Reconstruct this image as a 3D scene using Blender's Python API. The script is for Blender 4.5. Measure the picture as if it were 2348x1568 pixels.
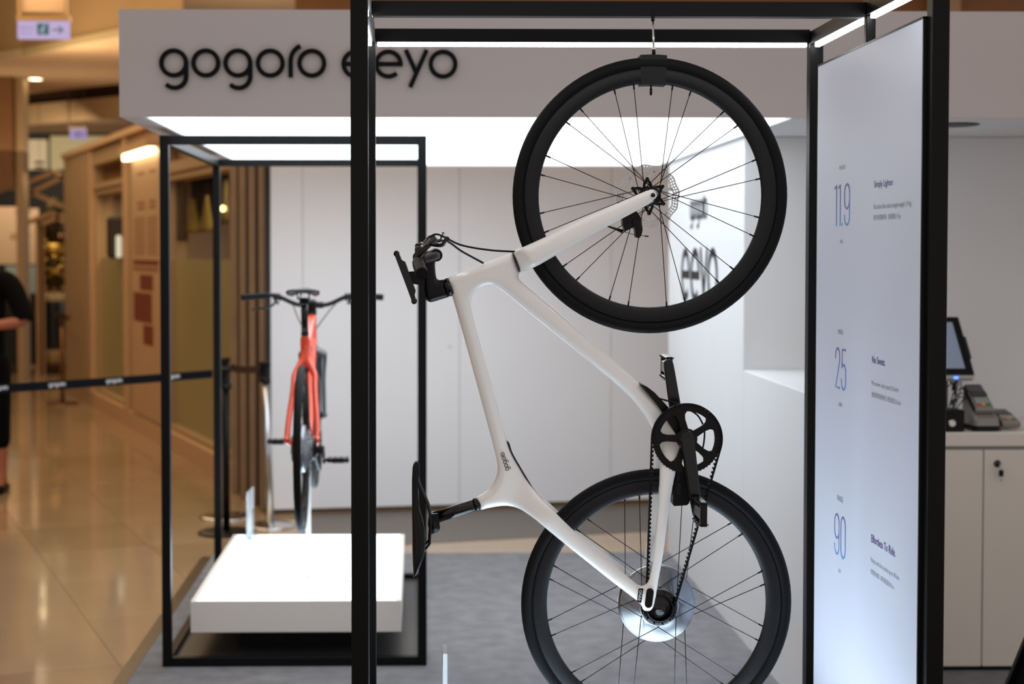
import bpy, math, random
import numpy as np
from math import sin, cos, pi, radians, sqrt, atan2, hypot
from mathutils import Matrix, Vector

random.seed(7)
for o in list(bpy.data.objects):
    bpy.data.objects.remove(o)
SC = bpy.context.scene
COL = SC.collection

# ------------------------------------------------------------------ camera
FPX, YAW, PIT, CX, CY = 3520.0, radians(1.0), radians(1.78), 1018.0, 684.0
CAM = np.array([0, 0, 1.7])
_d = np.array([sin(YAW)*cos(PIT), cos(YAW)*cos(PIT), -sin(PIT)])
_r = np.array([cos(YAW), -sin(YAW), 0.0])
_u = np.cross(_r, _d)
cd = bpy.data.cameras.new('camera')
cam = bpy.data.objects.new('camera', cd)
COL.objects.link(cam)
cam.location = CAM
cam.rotation_euler = (pi/2-PIT, 0, -YAW)
cd.sensor_width = 36
cd.lens = FPX*36/2348
cd.shift_x = (1174-CX)/2348
cd.shift_y = -(784-CY)/2348
cd.clip_end = 200
cd.dof.use_dof = True
cd.dof.focus_distance = 3.79
cd.dof.aperture_fstop = 2.9
SC.camera = cam

# ------------------------------------------------------------------ world and light
w = bpy.data.worlds.new('mall_ambient')
SC.world = w
w.use_nodes = True
bg = w.node_tree.nodes['Background']
bg.inputs[0].default_value = (0.585, 0.53, 0.505, 1)
bg.inputs[1].default_value = 1.0
SC.view_settings.view_transform = 'Standard'
SC.view_settings.look = 'None'
SC.view_settings.gamma = 1
SC.view_settings.use_curve_mapping = False
SC.view_settings.exposure = 0.0
L_CANOPY, L_PODIUM, L_STRIP = 3.3, 5.5, 17.0

def area(name, loc, size, power, color, rot=(0, 0, 0)):
    l = bpy.data.lights.new(name, 'AREA')
    l.shape = 'RECTANGLE'
    l.size, l.size_y = size
    l.energy = power
    l.color = color
    o = bpy.data.objects.new(name, l)
    COL.objects.link(o)
    o.location = loc
    o.rotation_euler = rot
    return o
WARM = (1.0, 0.78, 0.49)
area('mall_downlight_bank', (-3.6, 15.5, 3.85), (3.0, 6.0), 120, WARM, (0, 0, radians(21)))
area('mall_downlight_bank', (-2.6, 9.5, 4.4), (2.0, 4.0), 75, WARM, (0, 0, radians(21)))
area('mall_downlight_bank', (1.5, 11.8, 4.4), (5.0, 1.0), 250, WARM)
area('cornice_fill_uplight', (-3.0, 14.6, 2.95), (0.25, 8.0), 90, WARM, (pi, 0, radians(-21.2)))  # uplight added above the cornice to brighten the ceiling
area('ceiling_fill_uplight', (-5.2, 13.5, 3.2), (0.4, 8.0), 120, WARM, (pi, 0, radians(-21.2)))  # added unseen uplight, lifts the dim mall ceiling
area('window_fill_light', (-1.234, 12.244, 2.28), (0.3, 1.4), 11, WARM, (0, 0, radians(21)))  # lamp added inside the nearer window to lift its black display
area('window_fill_light', (-2.72, 16.06, 2.28), (0.3, 1.2), 11, WARM, (0, 0, radians(21)))  # same added fill lamp for the further window
area('lattice_fill_uplight', (-5.0, 19.8, 3.0), (3.0, 1.2), 11, WARM, (pi, 0, 0))  # added uplight, brightens the underside of the lower ceiling
area('far_shop_fill_light', (-5.5, 21.0, 3.3), (2.0, 0.3), 45, (1.0, 0.82, 0.6), (radians(40), 0, 0))  # fill lamp added to brighten the boards of the far shop

# ------------------------------------------------------------------ pixel rays (for measuring only)
def ray(x, y): return _d + _r*(x-CX)/FPX - _u*(y-CY)/FPX
def P(x, y, Y): v = ray(x, y); return CAM + v*(Y/v[1])
def Pz(x, y, z): v = ray(x, y); return CAM + v*((z-1.7)/v[2])
def Px(x, y, X): v = ray(x, y); return CAM + v*(X/v[0])
def proj(p):
    v = np.array(p, float)-CAM
    k = v@_d
    return CX+FPX*(v@_r)/k, CY-FPX*(v@_u)/k

# ------------------------------------------------------------------ materials
def lin(c):
    c = c/255.0
    return c/12.92 if c <= 0.04045 else ((c+0.055)/1.055)**2.4
def S(r, g, b): return (lin(r), lin(g), lin(b))
MATS = {}
def mat(name, col, rough=0.5, metal=0.0, coat=0.0, emit=0.0, ecol=None, var=0.0, scale=8.0, bump=0.0, spec=0.5, alpha=None, aniso=0.0, trans=0.0):
    if name in MATS: return MATS[name]
    m = bpy.data.materials.new(name)
    m.use_nodes = True
    nt = m.node_tree
    b = nt.nodes['Principled BSDF']
    b.inputs['Base Color'].default_value = (*col, 1)
    b.inputs['Roughness'].default_value = rough
    b.inputs['Metallic'].default_value = metal
    b.inputs['Coat Weight'].default_value = coat
    b.inputs['Coat Roughness'].default_value = 0.06
    b.inputs['Specular IOR Level'].default_value = spec
    b.inputs['Anisotropic'].default_value = aniso
    b.inputs['Transmission Weight'].default_value = trans
    if emit:
        b.inputs['Emission Color'].default_value = (*(ecol or col), 1)
        b.inputs['Emission Strength'].default_value = emit
    if var or bump:
        tc = nt.nodes.new('ShaderNodeTexCoord')
        nz = nt.nodes.new('ShaderNodeTexNoise')
        nz.inputs['Scale'].default_value = scale
        nz.inputs['Detail'].default_value = 5
        nt.links.new(tc.outputs['Object'], nz.inputs['Vector'])
        if var:
            rp = nt.nodes.new('ShaderNodeValToRGB')
            rp.color_ramp.elements[0].position = 0.3
            rp.color_ramp.elements[1].position = 0.7
            rp.color_ramp.elements[0].color = (*[c*(1-var) for c in col], 1)
            rp.color_ramp.elements[1].color = (*[min(1, c*(1+var)) for c in col], 1)
            nt.links.new(nz.outputs['Fac'], rp.inputs['Fac'])
            nt.links.new(rp.outputs['Color'], b.inputs['Base Color'])
        if bump:
            bp = nt.nodes.new('ShaderNodeBump')
            bp.inputs['Strength'].default_value = bump
            bp.inputs['Distance'].default_value = 0.002
            nt.links.new(nz.outputs['Fac'], bp.inputs['Height'])
            nt.links.new(bp.outputs['Normal'], b.inputs['Normal'])
    MATS[name] = m
    return m
def emission(name, col, s):
    if name in MATS: return MATS[name]
    m = bpy.data.materials.new(name)
    m.use_nodes = True
    nt = m.node_tree
    nt.nodes.clear()
    e = nt.nodes.new('ShaderNodeEmission')
    o = nt.nodes.new('ShaderNodeOutputMaterial')
    e.inputs[0].default_value = (*col, 1)
    e.inputs[1].default_value = s
    nt.links.new(e.outputs[0], o.inputs[0])
    MATS[name] = m
    return m
def clear_glass(name, tint=(1, 1, 1), refl=0.08):
    if name in MATS: return MATS[name]
    m = bpy.data.materials.new(name)
    m.use_nodes = True
    nt = m.node_tree
    nt.nodes.clear()
    o = nt.nodes.new('ShaderNodeOutputMaterial')
    mx = nt.nodes.new('ShaderNodeMixShader')
    t = nt.nodes.new('ShaderNodeBsdfTransparent')
    g = nt.nodes.new('ShaderNodeBsdfGlossy')
    mx.inputs[0].default_value = refl
    t.inputs[0].default_value = (*tint, 1)
    g.inputs['Roughness'].default_value = 0.03
    nt.links.new(t.outputs[0], mx.inputs[1])
    nt.links.new(g.outputs[0], mx.inputs[2])
    nt.links.new(mx.outputs[0], o.inputs[0])
    MATS[name] = m
    return m
def zgrad(name, top, bot):                      # ink that fades from one colour to another over the height of the figure
    if name in MATS: return MATS[name]
    m = mat(name, top, 0.6)
    nt = m.node_tree
    b = nt.nodes['Principled BSDF']
    tc = nt.nodes.new('ShaderNodeTexCoord')
    sp = nt.nodes.new('ShaderNodeSeparateXYZ')
    rp = nt.nodes.new('ShaderNodeValToRGB')
    rp.color_ramp.elements[0].color = (*bot, 1)
    rp.color_ramp.elements[1].color = (*top, 1)
    nt.links.new(tc.outputs['Generated'], sp.inputs[0])
    nt.links.new(sp.outputs['Z'], rp.inputs[0])
    nt.links.new(rp.outputs[0], b.inputs['Base Color'])
    return m

BLACK_METAL = mat('black_powder_coat', (0.003, 0.0031, 0.0036), 0.42, spec=0.17, bump=0.05, scale=400)
BLACK_SATIN = mat('black_satin_plastic', (0.003, 0.003, 0.0034), 0.38, spec=0.24)
BLACK_GLOSS = mat('black_gloss', (0.003, 0.003, 0.0036), 0.18, coat=0.12, spec=0.35)
RUBBER = mat('tyre_rubber', (0.0035, 0.0035, 0.004), 0.6, spec=0.17, bump=0.2, scale=500)
RIM = mat('matt_black_rim', (0.006, 0.0063, 0.0075), 0.48, spec=0.3)
STEEL = mat('brushed_steel', (0.55, 0.55, 0.56), 0.28, metal=1)
CHROME = mat('polished_chrome', (0.72, 0.71, 0.69), 0.12, metal=1)
DARK_METAL = mat('dark_metal', (0.05, 0.05, 0.055), 0.3, metal=1)
HUB = mat('turned_aluminium', (0.30, 0.31, 0.33), 0.27, metal=1, aniso=0.8)
_tn = HUB.node_tree.nodes.new('ShaderNodeTangent'); _tn.direction_type = 'RADIAL'; _tn.axis = 'Y'
HUB.node_tree.links.new(_tn.outputs[0], HUB.node_tree.nodes['Principled BSDF'].inputs['Tangent'])
WHITE_LACQ = mat('white_lacquer', S(246, 244, 240), 0.35, coat=0.45, var=0.015, scale=3)
ORANGE_LACQ = mat('orange_lacquer', S(240, 78, 44), 0.3, coat=0.5, var=0.02, scale=3)
WHITE_BOARD = mat('white_painted_board', S(218, 219, 221), 0.55, var=0.012, scale=2)
FASCIA = mat('white_fascia_board', S(190, 182, 180), 0.6, var=0.012, scale=2)
HOARD = mat('white_hoarding_board', S(232, 232, 236), 0.5, var=0.015, scale=1.5)
INK = mat('black_letter_acrylic', (0.002, 0.002, 0.0024), 0.4, spec=0.12)
ACRYL = mat('clear_acrylic', (0.93, 0.96, 0.99), 0.05, trans=0.75)
SKIN = mat('skin', S(165, 95, 68), 0.55, var=0.05, scale=20)
CLOTH_BLACK = mat('black_cotton', (0.003, 0.003, 0.0033), 0.95, spec=0.1, bump=0.3, scale=300)
CANOPY_LIGHT = emission('canopy_lightbox', (0.87, 0.945, 1.0), L_CANOPY)
PODIUM_LIGHT = emission('podium_lightbox', (0.70, 0.86, 1.0), L_PODIUM)
STRIP_LIGHT = emission('led_strip', (0.93, 0.97, 1.0), L_STRIP)

# ------------------------------------------------------------------ mesh helpers
def wm(o):
    M = o.matrix_basis.copy()
    while o.parent is not None:
        o = o.parent
        M = o.matrix_basis @ M
    return M
def tag(o, label=None, cat=None, group=None, kind=None):
    if label: o['label'] = label
    if cat: o['category'] = cat
    if group: o['group'] = group
    if kind: o['kind'] = kind
    return o
def empty(name, loc, label=None, cat=None, group=None, rot=None):
    o = bpy.data.objects.new(name, None)
    COL.objects.link(o)
    o.empty_display_size = 0.1
    if rot is not None:
        M = rot.to_4x4()
        M.translation = Vector([float(a) for a in loc])
        o.matrix_basis = M
    else:
        o.location = [float(a) for a in loc]
    return tag(o, label, cat, group)
def link(name, me, parent=None, kind=None):
    o = bpy.data.objects.new(name, me)
    COL.objects.link(o)
    if parent is not None: o.parent = parent
    if kind: o['kind'] = kind
    return o
def copy_tree(o, parent=None):
    c = o.copy()
    COL.objects.link(c)
    if parent is not None: c.parent = parent
    for ch in [x for x in bpy.data.objects if x.parent == o]:
        copy_tree(ch, c)
    return c

class MB:
    def __init__(s): s.v, s.f, s.sm = [], [], []
    def add(s, vs, fs, smooth=False):
        n = len(s.v)
        s.v += [tuple(float(c) for c in p) for p in vs]
        s.f += [tuple(i+n for i in f) for f in fs]
        s.sm += [smooth]*len(fs)
        return s
    def box(s, a, b, M=None):
        x0, y0, z0 = a; x1, y1, z1 = b
        vs = [(x0,y0,z0),(x1,y0,z0),(x1,y1,z0),(x0,y1,z0),(x0,y0,z1),(x1,y0,z1),(x1,y1,z1),(x0,y1,z1)]
        if M is not None: vs = [M @ Vector(v) for v in vs]
        return s.add(vs, [(0,3,2,1),(4,5,6,7),(0,1,5,4),(1,2,6,5),(2,3,7,6),(3,0,4,7)])
    def bbox(s, a, b, r=0.004, M=None):             # box with chamfered edges
        x0,y0,z0 = a; x1,y1,z1 = b
        r = min(r, (x1-x0)*0.45, (y1-y0)*0.45, (z1-z0)*0.45)
        pts = []
        def ring(z, i):
            return [(x0+i,y0+r,z),(x0+r,y0+i,z),(x1-r,y0+i,z),(x1-i,y0+r,z),(x1-i,y1-r,z),(x1-r,y1-i,z),(x0+r,y1-i,z),(x0+i,y1-r,z)]
        def inner(z): return [(x0+r,y0+r,z)]*2+[(x1-r,y0+r,z)]*2+[(x1-r,y1-r,z)]*2+[(x0+r,y1-r,z)]*2
        rings = [inner(z0), ring(z0+r, 0), ring(z1-r, 0), inner(z1)]
        vs = sum(rings, [])
        if M is not None: vs = [M @ Vector(v) for v in vs]
        fs = []
        for k in range(3):
            for i in range(8):
                j = (i+1) % 8
                fs.append((k*8+i, k*8+j, k*8+8+j, k*8+8+i))
        fs.append(tuple(range(7, -1, -1)))
        fs.append(tuple(range(24, 32)))
        return s.add(vs, fs)
    def loft(s, rings, cap=True, smooth=True, closed=False):
        n = len(rings[0]); vs = [p for r in rings for p in r]; fs = []
        m = len(rings)
        for k in range(m if closed else m-1):
            a, b = k*n, ((k+1) % m)*n
            for i in range(n):
                j = (i+1) % n
                fs.append((a+i, a+j, b+j, b+i))
        n0 = len(s.f)
        s.add(vs, fs, smooth)
        if cap and not closed:
            base = len(s.v)-len(vs)
            s.f.append(tuple(base+i for i in range(n-1, -1, -1))); s.sm.append(False)
            s.f.append(tuple(base+(m-1)*n+i for i in range(n))); s.sm.append(False)
        return s
    def tube(s, path, r, seg=8, cap=True, smooth=True):
        P_ = [np.array(p, float) for p in path]
        R_ = r if hasattr(r, '__len__') else [r]*len(P_)
        rings = []; up = None
        for i, p in enumerate(P_):
            t = P_[min(i+1, len(P_)-1)]-P_[max(i-1, 0)]
            t = t/(np.linalg.norm(t)+1e-12)
            if up is None:
                a = np.array([0, 0, 1.0]) if abs(t[2]) < 0.9 else np.array([1.0, 0, 0])
                up = a-t*(a@t)
            up = up-t*(up@t); up /= np.linalg.norm(up)+1e-12
            sd = np.cross(t, up)
            rings.append([p+R_[i]*(cos(2*pi*k/seg)*up+sin(2*pi*k/seg)*sd) for k in range(seg)])
        return s.loft(rings, cap, smooth)
    def lathe(s, prof, M=None, seg=32, smooth=True, closed=False):    # prof: (radius, height along z)
        rings = []
        for k in range(seg):
            a = 2*pi*k/seg
            rings.append([(r*cos(a), r*sin(a), z) for r, z in prof])
        n = len(prof)
        vs = [p for r in rings for p in r]
        if M is not None: vs = [M @ Vector(v) for v in vs]
        fs = []
        for k in range(seg):
            a, b = k*n, ((k+1) % seg)*n
            for i in range(n if closed else n-1):
                j = (i+1) % n
                fs.append((a+i, b+i, b+j, a+j))
        return s.add(vs, fs, smooth)
    def prism(s, poly, fn, h0, h1, smooth=False):       # poly 2d, fn(u,v,h) -> 3d
        n = len(poly)
        vs = [fn(u, v, h0) for u, v in poly]+[fn(u, v, h1) for u, v in poly]
        fs = [tuple(range(n-1, -1, -1)), tuple(range(n, 2*n))]
        fs += [(i, (i+1) % n, n+(i+1) % n, n+i) for i in range(n)]
        return s.add(vs, fs, smooth)
    def stroke(s, pts, wdt, fn, h0, h1, closed=False):   # flat stroke of constant width, extruded
        pts = [np.array(p, float) for p in pts]; n = len(pts)
        Lf, Rt = [], []
        for i in range(n):
            a = pts[(i-1) % n] if (closed or i > 0) else pts[i]
            b = pts[(i+1) % n] if (closed or i < n-1) else pts[i]
            t = b-a; t = t/np.linalg.norm(t)
            nn = np.array([-t[1], t[0]])
            Lf.append(pts[i]+nn*wdt/2); Rt.append(pts[i]-nn*wdt/2)
        vs = []
        for i in range(n):
            vs += [fn(*Lf[i], h0), fn(*Rt[i], h0), fn(*Rt[i], h1), fn(*Lf[i], h1)]
        fs = []
        for k in range(n if closed else n-1):
            a, b = 4*k, 4*((k+1) % n)
            for i in range(4):
                j = (i+1) % 4
                fs.append((a+i, a+j, b+j, b+i))
        if not closed:
            fs.append((3, 2, 1, 0)); fs.append(tuple(4*(n-1)+i for i in range(4)))
        return s.add(vs, fs)
    def mesh(s, name, m):
        me = bpy.data.meshes.new(name)
        me.from_pydata(s.v, [], s.f)
        me.polygons.foreach_set('use_smooth', s.sm)
        import bmesh
        bm = bmesh.new(); bm.from_mesh(me)
        bmesh.ops.recalc_face_normals(bm, faces=bm.faces)
        bm.to_mesh(me); bm.free()
        me.materials.append(m)
        return me
    def build(s, name, m, parent=None, kind=None, local=False, loc=None, label=None):
        if parent is not None and not local:
            I = wm(parent).inverted()
            s.v = [tuple(I @ Vector(p)) for p in s.v]
        elif parent is None and loc is not None:
            s.v = [(p[0]-loc[0], p[1]-loc[1], p[2]-loc[2]) for p in s.v]
        o = link(name, s.mesh(name, m), parent, kind)
        if parent is None and loc is not None: o.location = [float(a) for a in loc]
        if label: o['label'] = label
        return o
def Bx(name, a, b, m, parent=None, kind=None, r=0.0):
    mb = MB()
    (mb.bbox(a, b, r) if r else mb.box(a, b))
    loc = None if parent is not None else ((a[0]+b[0])/2, (a[1]+b[1])/2, a[2])
    return mb.build(name, m, parent, kind, loc=loc)
def arc(c, r, a0, a1, n):
    return [(c[0]+r*cos(a0+(a1-a0)*i/(n-1)), c[1]+r*sin(a0+(a1-a0)*i/(n-1))) for i in range(n)]
def circ(c, r, n=32): return [(c[0]+r*cos(2*pi*i/n), c[1]+r*sin(2*pi*i/n)) for i in range(n)]
def catmull(pts, n=6):
    pts = [np.array(p, float) for p in pts]; out = []
    for i in range(len(pts)-1):
        p0 = pts[max(i-1, 0)]; p1 = pts[i]; p2 = pts[i+1]; p3 = pts[min(i+2, len(pts)-1)]
        for k in range(n):
            t = k/n
            out.append(0.5*((2*p1)+(-p0+p2)*t+(2*p0-5*p1+4*p2-p3)*t*t+(-p0+3*p1-3*p2+p3)*t**3))
    out.append(pts[-1])
    return out

# ---- the word mark: strokes in units of the ring radius, y up, first ring at the origin
GW = 0.30
def glyph(ch):
    ring = ('c', circ((0, 0), 0.85, 36))
    if ch == 'o': return [ring]
    if ch == 'g':
        tail = [(0.85, 0.0), (0.85, -0.45), (0.85, -0.91)]+arc((0.05, -0.91), 0.80, 0, -radians(136), 16)[1:]
        return [ring, ('o', tail)]
    if ch == 'r':
        return [('o', [(0, -0.97), (0, -0.4), (0, 0.15)]+arc((1.14, 0.15), 1.14, pi, pi-radians(66), 9)[1:])]
    if ch == 'e':
        return [('o', arc((0, 0), 0.85, radians(-2), radians(312), 32)), ('o', [(-0.80, 0.0), (0.99, 0.0)])]
    if ch == 'y':
        return [('o', [(-0.72, 0.98), (0.02, -0.66)]), ('o', [(0.72, 0.98), (-0.42, -1.58)])]
WORD_G = [('g', 0.0), ('o', 2.206), ('g', 4.41), ('o', 6.64), ('r', 8.04), ('o', 9.50)]
WORD_E = [('e', 0.0), ('e', 2.245), ('y', 4.17), ('o', 6.02)]
def letter_mb(mb, ch, u0, fn, h0, h1, gw=GW):
    for i, (k, pts) in enumerate(glyph(ch)):
        mb.stroke([(u0+x, y) for x, y in pts], gw, fn, h0, h1-i*min(0.0006, (h1-h0)*0.2), closed=(k == 'c'))
    return mb

# ---- print: text as flat meshes
_texts = []
def text(body, m, parent, origin, right, up, height, width=None, name='lettering', proud=0.0008, align='LEFT', bold=0.0):
    """flat lettering: origin = left end of baseline, cap height and total width in metres"""
    _texts.append((body, m, parent, Vector([float(a) for a in origin]), Vector(right).normalized(), Vector(up).normalized(), height, width, name, proud, align, bold))
def flush_texts():
    tmp = []
    for t in _texts:
        cu = bpy.data.curves.new('tmp', 'FONT')
        cu.body = t[0]; cu.size = 1.0; cu.resolution_u = 3; cu.offset = t[11]
        o = bpy.data.objects.new('tmp', cu)
        COL.objects.link(o)
        tmp.append(o)
    bpy.context.view_layer.update()
    dg = bpy.context.evaluated_depsgraph_get()
    for t, o in zip(_texts, tmp):
        body, m, parent, org, rt, up, h, wdt, name, proud, align, bold = t
        me = bpy.data.meshes.new_from_object(o.evaluated_get(dg))
        if len(me.vertices) == 0: continue
        co = np.zeros(len(me.vertices)*3); me.vertices.foreach_get('co', co); co = co.reshape(-1, 3)
        x0, x1 = co[:, 0].min(), co[:, 0].max()
        k = h/0.70
        kx = (wdt/(x1-x0)) if wdt else k
        nrm = rt.cross(up)
        sh = (x1-x0)/2 if align == 'CENTER' else 0
        I = wm(parent).inverted()
        pts = [I @ (org+rt*float((p[0]-x0-sh)*kx)+up*float(p[1]*k)+nrm*proud) for p in co]
        me.vertices.foreach_set('co', np.array([c for p in pts for c in p], dtype=np.float32))
        me.materials.clear(); me.materials.append(m); me.update()
        me.name = name
        link(name, me, parent)
    for o in tmp:
        cu = o.data
        bpy.data.objects.remove(o)
        bpy.data.curves.remove(cu)

# ---- implicit surfaces
def surface_nets(F, org, h):
    s = F < 0
    nx, ny, nz = F.shape
    cnt = np.zeros((nx-1, ny-1, nz-1), np.float32)
    acc = np.zeros((nx-1, ny-1, nz-1, 3), np.float32)
    for ax in range(3):
        for b1 in (0, 1):
            for b2 in (0, 1):
                oth = [i for i in range(3) if i != ax]
                a = [0, 0, 0]; a[oth[0]] = b1; a[oth[1]] = b2
                b = list(a); b[ax] = 1
                sl = lambda q: tuple(slice(q[i], F.shape[i]-1+q[i]) for i in range(3))
                fa, fb = F[sl(a)], F[sl(b)]
                cr = s[sl(a)] != s[sl(b)]
                t = np.where(cr, fa/np.where(cr, fa-fb, 1), 0)
                cnt += cr
                for c in range(3):
                    acc[..., c] += cr*(a[c]+(t if c == ax else 0))
    mk = cnt > 0
    idx = -np.ones(cnt.shape, np.int64); idx[mk] = np.arange(mk.sum())
    ii = np.argwhere(mk)
    V = (ii+acc[mk]/cnt[mk][:, None])*h+np.array(org)
    faces = []
    for ax in range(3):
        o1, o2 = [(1, 2), (2, 0), (0, 1)][ax]
        sl0 = [slice(1, -1)]*3; sl0[ax] = slice(0, -1)
        sl1 = [slice(1, -1)]*3; sl1[ax] = slice(1, None)
        cr = s[tuple(sl0)] != s[tuple(sl1)]
        q = np.argwhere(cr)
        if len(q) == 0: continue
        g = q+1; g[:, ax] -= 1
        def cell(d1, d2):
            c = g.copy(); c[:, o1] -= d1; c[:, o2] -= d2
            return idx[c[:, 0], c[:, 1], c[:, 2]]
        Q = np.stack([cell(1, 1), cell(0, 1), cell(0, 0), cell(1, 0)], 1)
        fl = ~s[tuple(sl0)][cr]
        Q[fl] = Q[fl][:, ::-1]
        faces.append(Q)
    return V, np.concatenate(faces)
def sdf_poly(X, Z, polys):                 # positive inside
    shp = X.shape
    p = np.stack([X.ravel(), Z.ravel()], 1)
    dm = np.full(len(p), 1e9); ins = np.zeros(len(p), bool)
    for poly in polys:
        A = np.array(poly, float); B = np.roll(A, -1, 0)
        for a, b in zip(A, B):
            e = b-a; L2 = e@e
            if L2 < 1e-14: continue
            t = np.clip(((p-a)@e)/L2, 0, 1)
            dd = p-a-t[:, None]*e
            dm = np.minimum(dm, (dd*dd).sum(1))
            c = (a[1] > p[:, 1]) != (b[1] > p[:, 1])
            if abs(b[1]-a[1]) > 1e-14:
                ins ^= c & (p[:, 0] < (b[0]-a[0])*(p[:, 1]-a[1])/(b[1]-a[1])+a[0])
    d = np.sqrt(dm)
    return np.where(ins, d, -d).reshape(shp)
def chaikin(p, it=2):
    p = [np.array(q, float) for q in p]
    for _ in range(it):
        o = []
        for a, b in zip(p, p[1:]+p[:1]):
            o += [a*0.75+b*0.25, a*0.25+b*0.75]
        p = o
    return p
def mesh_from(V, Q, name, m, smooth_it=2):
    E_ = np.concatenate([Q[:, [0, 1]], Q[:, [1, 2]], Q[:, [2, 3]], Q[:, [3, 0]]])
    for _ in range(smooth_it):
        sm = np.zeros_like(V); c = np.zeros(len(V))
        for a, b in ((0, 1), (1, 0)):
            np.add.at(sm, E_[:, a], V[E_[:, b]]); np.add.at(c, E_[:, a], 1)
        V = V*0.5+0.5*sm/c[:, None]
    me = bpy.data.meshes.new(name)
    me.from_pydata(V.tolist(), [], Q.tolist())
    me.polygons.foreach_set('use_smooth', [True]*len(Q))
    me.materials.append(m)
    me.update()
    return me
def strip(o, name='x'): return o

# ================================================================== SETTING
OC = np.array([-1.552, 11.689]); E1 = np.array([-0.3614, 0.9324]); E2 = np.array([-0.9324, -0.3614])
def cor(s, w_, z): q = OC+E1*s+E2*w_; return (q[0], q[1], z)
def cbox(mb, s0, s1, w0, w1, z0, z1):           # box in corridor axes
    vs = [cor(s, w_, z) for z in (z0, z1) for s, w_ in ((s0, w0), (s1, w0), (s1, w1), (s0, w1))]
    return mb.add(vs, [(0,3,2,1),(4,5,6,7),(0,1,5,4),(1,2,6,5),(2,3,7,6),(3,0,4,7)])

MARBLE = mat('polished_beige_marble', S(168, 142, 112), 0.07, coat=0.0, var=0.07, scale=1.6, spec=0.55)
MARBLE_B = mat('polished_beige_marble_dark', S(158, 132, 102), 0.09, var=0.08, scale=2.3, spec=0.55)
JOINT = mat('tile_joint', S(160, 132, 100), 0.4)
fl = Bx('floor', (-14, -1.5, -0.06), (7, 29, -0.005), JOINT, kind='structure')
tm = []
for m_ in (MARBLE, MARBLE_B):
    mb = MB(); mb.bbox((-0.4092, -0.3092, -0.005), (0.4092, 0.3092, 0.0), 0.0007)
    tm.append(mb.mesh('tile', m_))
RT = Matrix((( E1[0], E2[0], 0), (E1[1], E2[1], 0), (0, 0, 1)))
nt_ = 0
rest = MB()
for i in range(-12, 22):
    for j in range(-9, 20):
        c = cor(0.2+i*0.82, 0.1+j*0.62, 0)
        if c[1] < 4.0: continue
        x, y = proj(c)
        vis = (-130 < x < 660 and 838 < y < 1660) or (8.0 < c[1] < 10.6 and -1.5 < c[0] < 1.9)
        inside = c[0] > -0.7 and c[1] < 7.9
        if vis and not inside and nt_ < 299:
            o = link('tile', tm[(i*7+j*3) % 5 == 0], fl)
            M = RT.to_4x4(); M.translation = Vector(c)-Vector((fl.location.x, fl.location.y, fl.location.z))
            o.matrix_basis = M
            nt_ += 1
        elif -4.6 < c[0] < 6 and c[1] > 1.5:
            cbox(rest, 0.2+i*0.82-0.4085, 0.2+i*0.82+0.4085, 0.1+j*0.62-0.3085, 0.1+j*0.62+0.3085, -0.005, 0)
rest.build('tiles_out_of_sight', MARBLE, fl, kind='stuff')
# dark stone border in the floor along the hoarding
mb = MB()
bd = [(-0.70, 8.67), (0.089, 8.882), (1.391, 9.234), (2.6, 9.56), (2.6, 10.4), (1.578, 10.171), (-0.039, 9.984), (-0.70, 9.85)]
mb.prism(bd, lambda u, v, h: (u, v, h), 0.0005, 0.003)
mb.build('stone_border', mat('dark_grey_stone', S(96, 88, 80), 0.4, var=0.08, scale=12), fl)

# carpet
CARPET = mat('grey_carpet', S(122, 122, 126), 0.95, var=0.15, scale=11, bump=0.6, spec=0.1)
cp = Bx('carpet', (-1.135, 1.8, 0.0), (3.5, 8.53, 0.0115), CARPET)
tag(cp, 'mottled grey carpet covering the booth floor, dark edging along its left side', 'carpet')
EDGE = mat('dark_bronze_edging', S(70, 55, 40), 0.35, metal=0.3, var=0.35, scale=3)
Bx('edge_strip', (-1.19, 1.8, 0.0), (-1.135, 8.45, 0.013), EDGE, cp)
Bx('edge_strip', (-1.135, 8.53, 0.0), (1.41, 8.545, 0.010), mat('carpet_binding', S(120, 118, 116), 0.8), cp)

# hoarding behind the booth
def hl(X): return 9.985+0.15*(X+0.039)
HB = mat('hoarding_shadow_brown', S(96, 74, 52), 0.7)  # backing painted brown to give the shadow strip below the panels
mb = MB(); a, b = -0.94, 2.7
mb.prism([(a, hl(a)+0.02), (b, hl(b)+0.02), (b, hl(b)+0.09), (a, hl(a)+0.09)], lambda u, v, h: (u, v, h), 0, 2.9)
wb = mb.build('wall_back', HB, kind='structure', loc=(0.8, 10.1, 0))
seams = [-0.94, -0.735, 0.277, 1.29, 2.7]
for a, b in zip(seams, seams[1:]):
    mb = MB(); a += 0.0015; b -= 0.0015
    mb.prism([(a, hl(a)), (b, hl(b)), (b, hl(b)+0.02), (a, hl(a)+0.02)], lambda u, v, h: (u, v, h), 0.035, 2.9)
    mb.build('panel', HOARD, wb)
mb = MB(); p = P(1031, 793, hl(0.2)); mb.lathe([(0, -0.008), (0.010, -0.008), (0.012, 0), (0, 0)], Matrix.Translation((p[0], hl(p[0])-0.001, p[2])) @ Matrix.Rotation(-pi/2, 4, 'X'), 12)
mb.build('screw_cap', WHITE_BOARD, wb)

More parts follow.
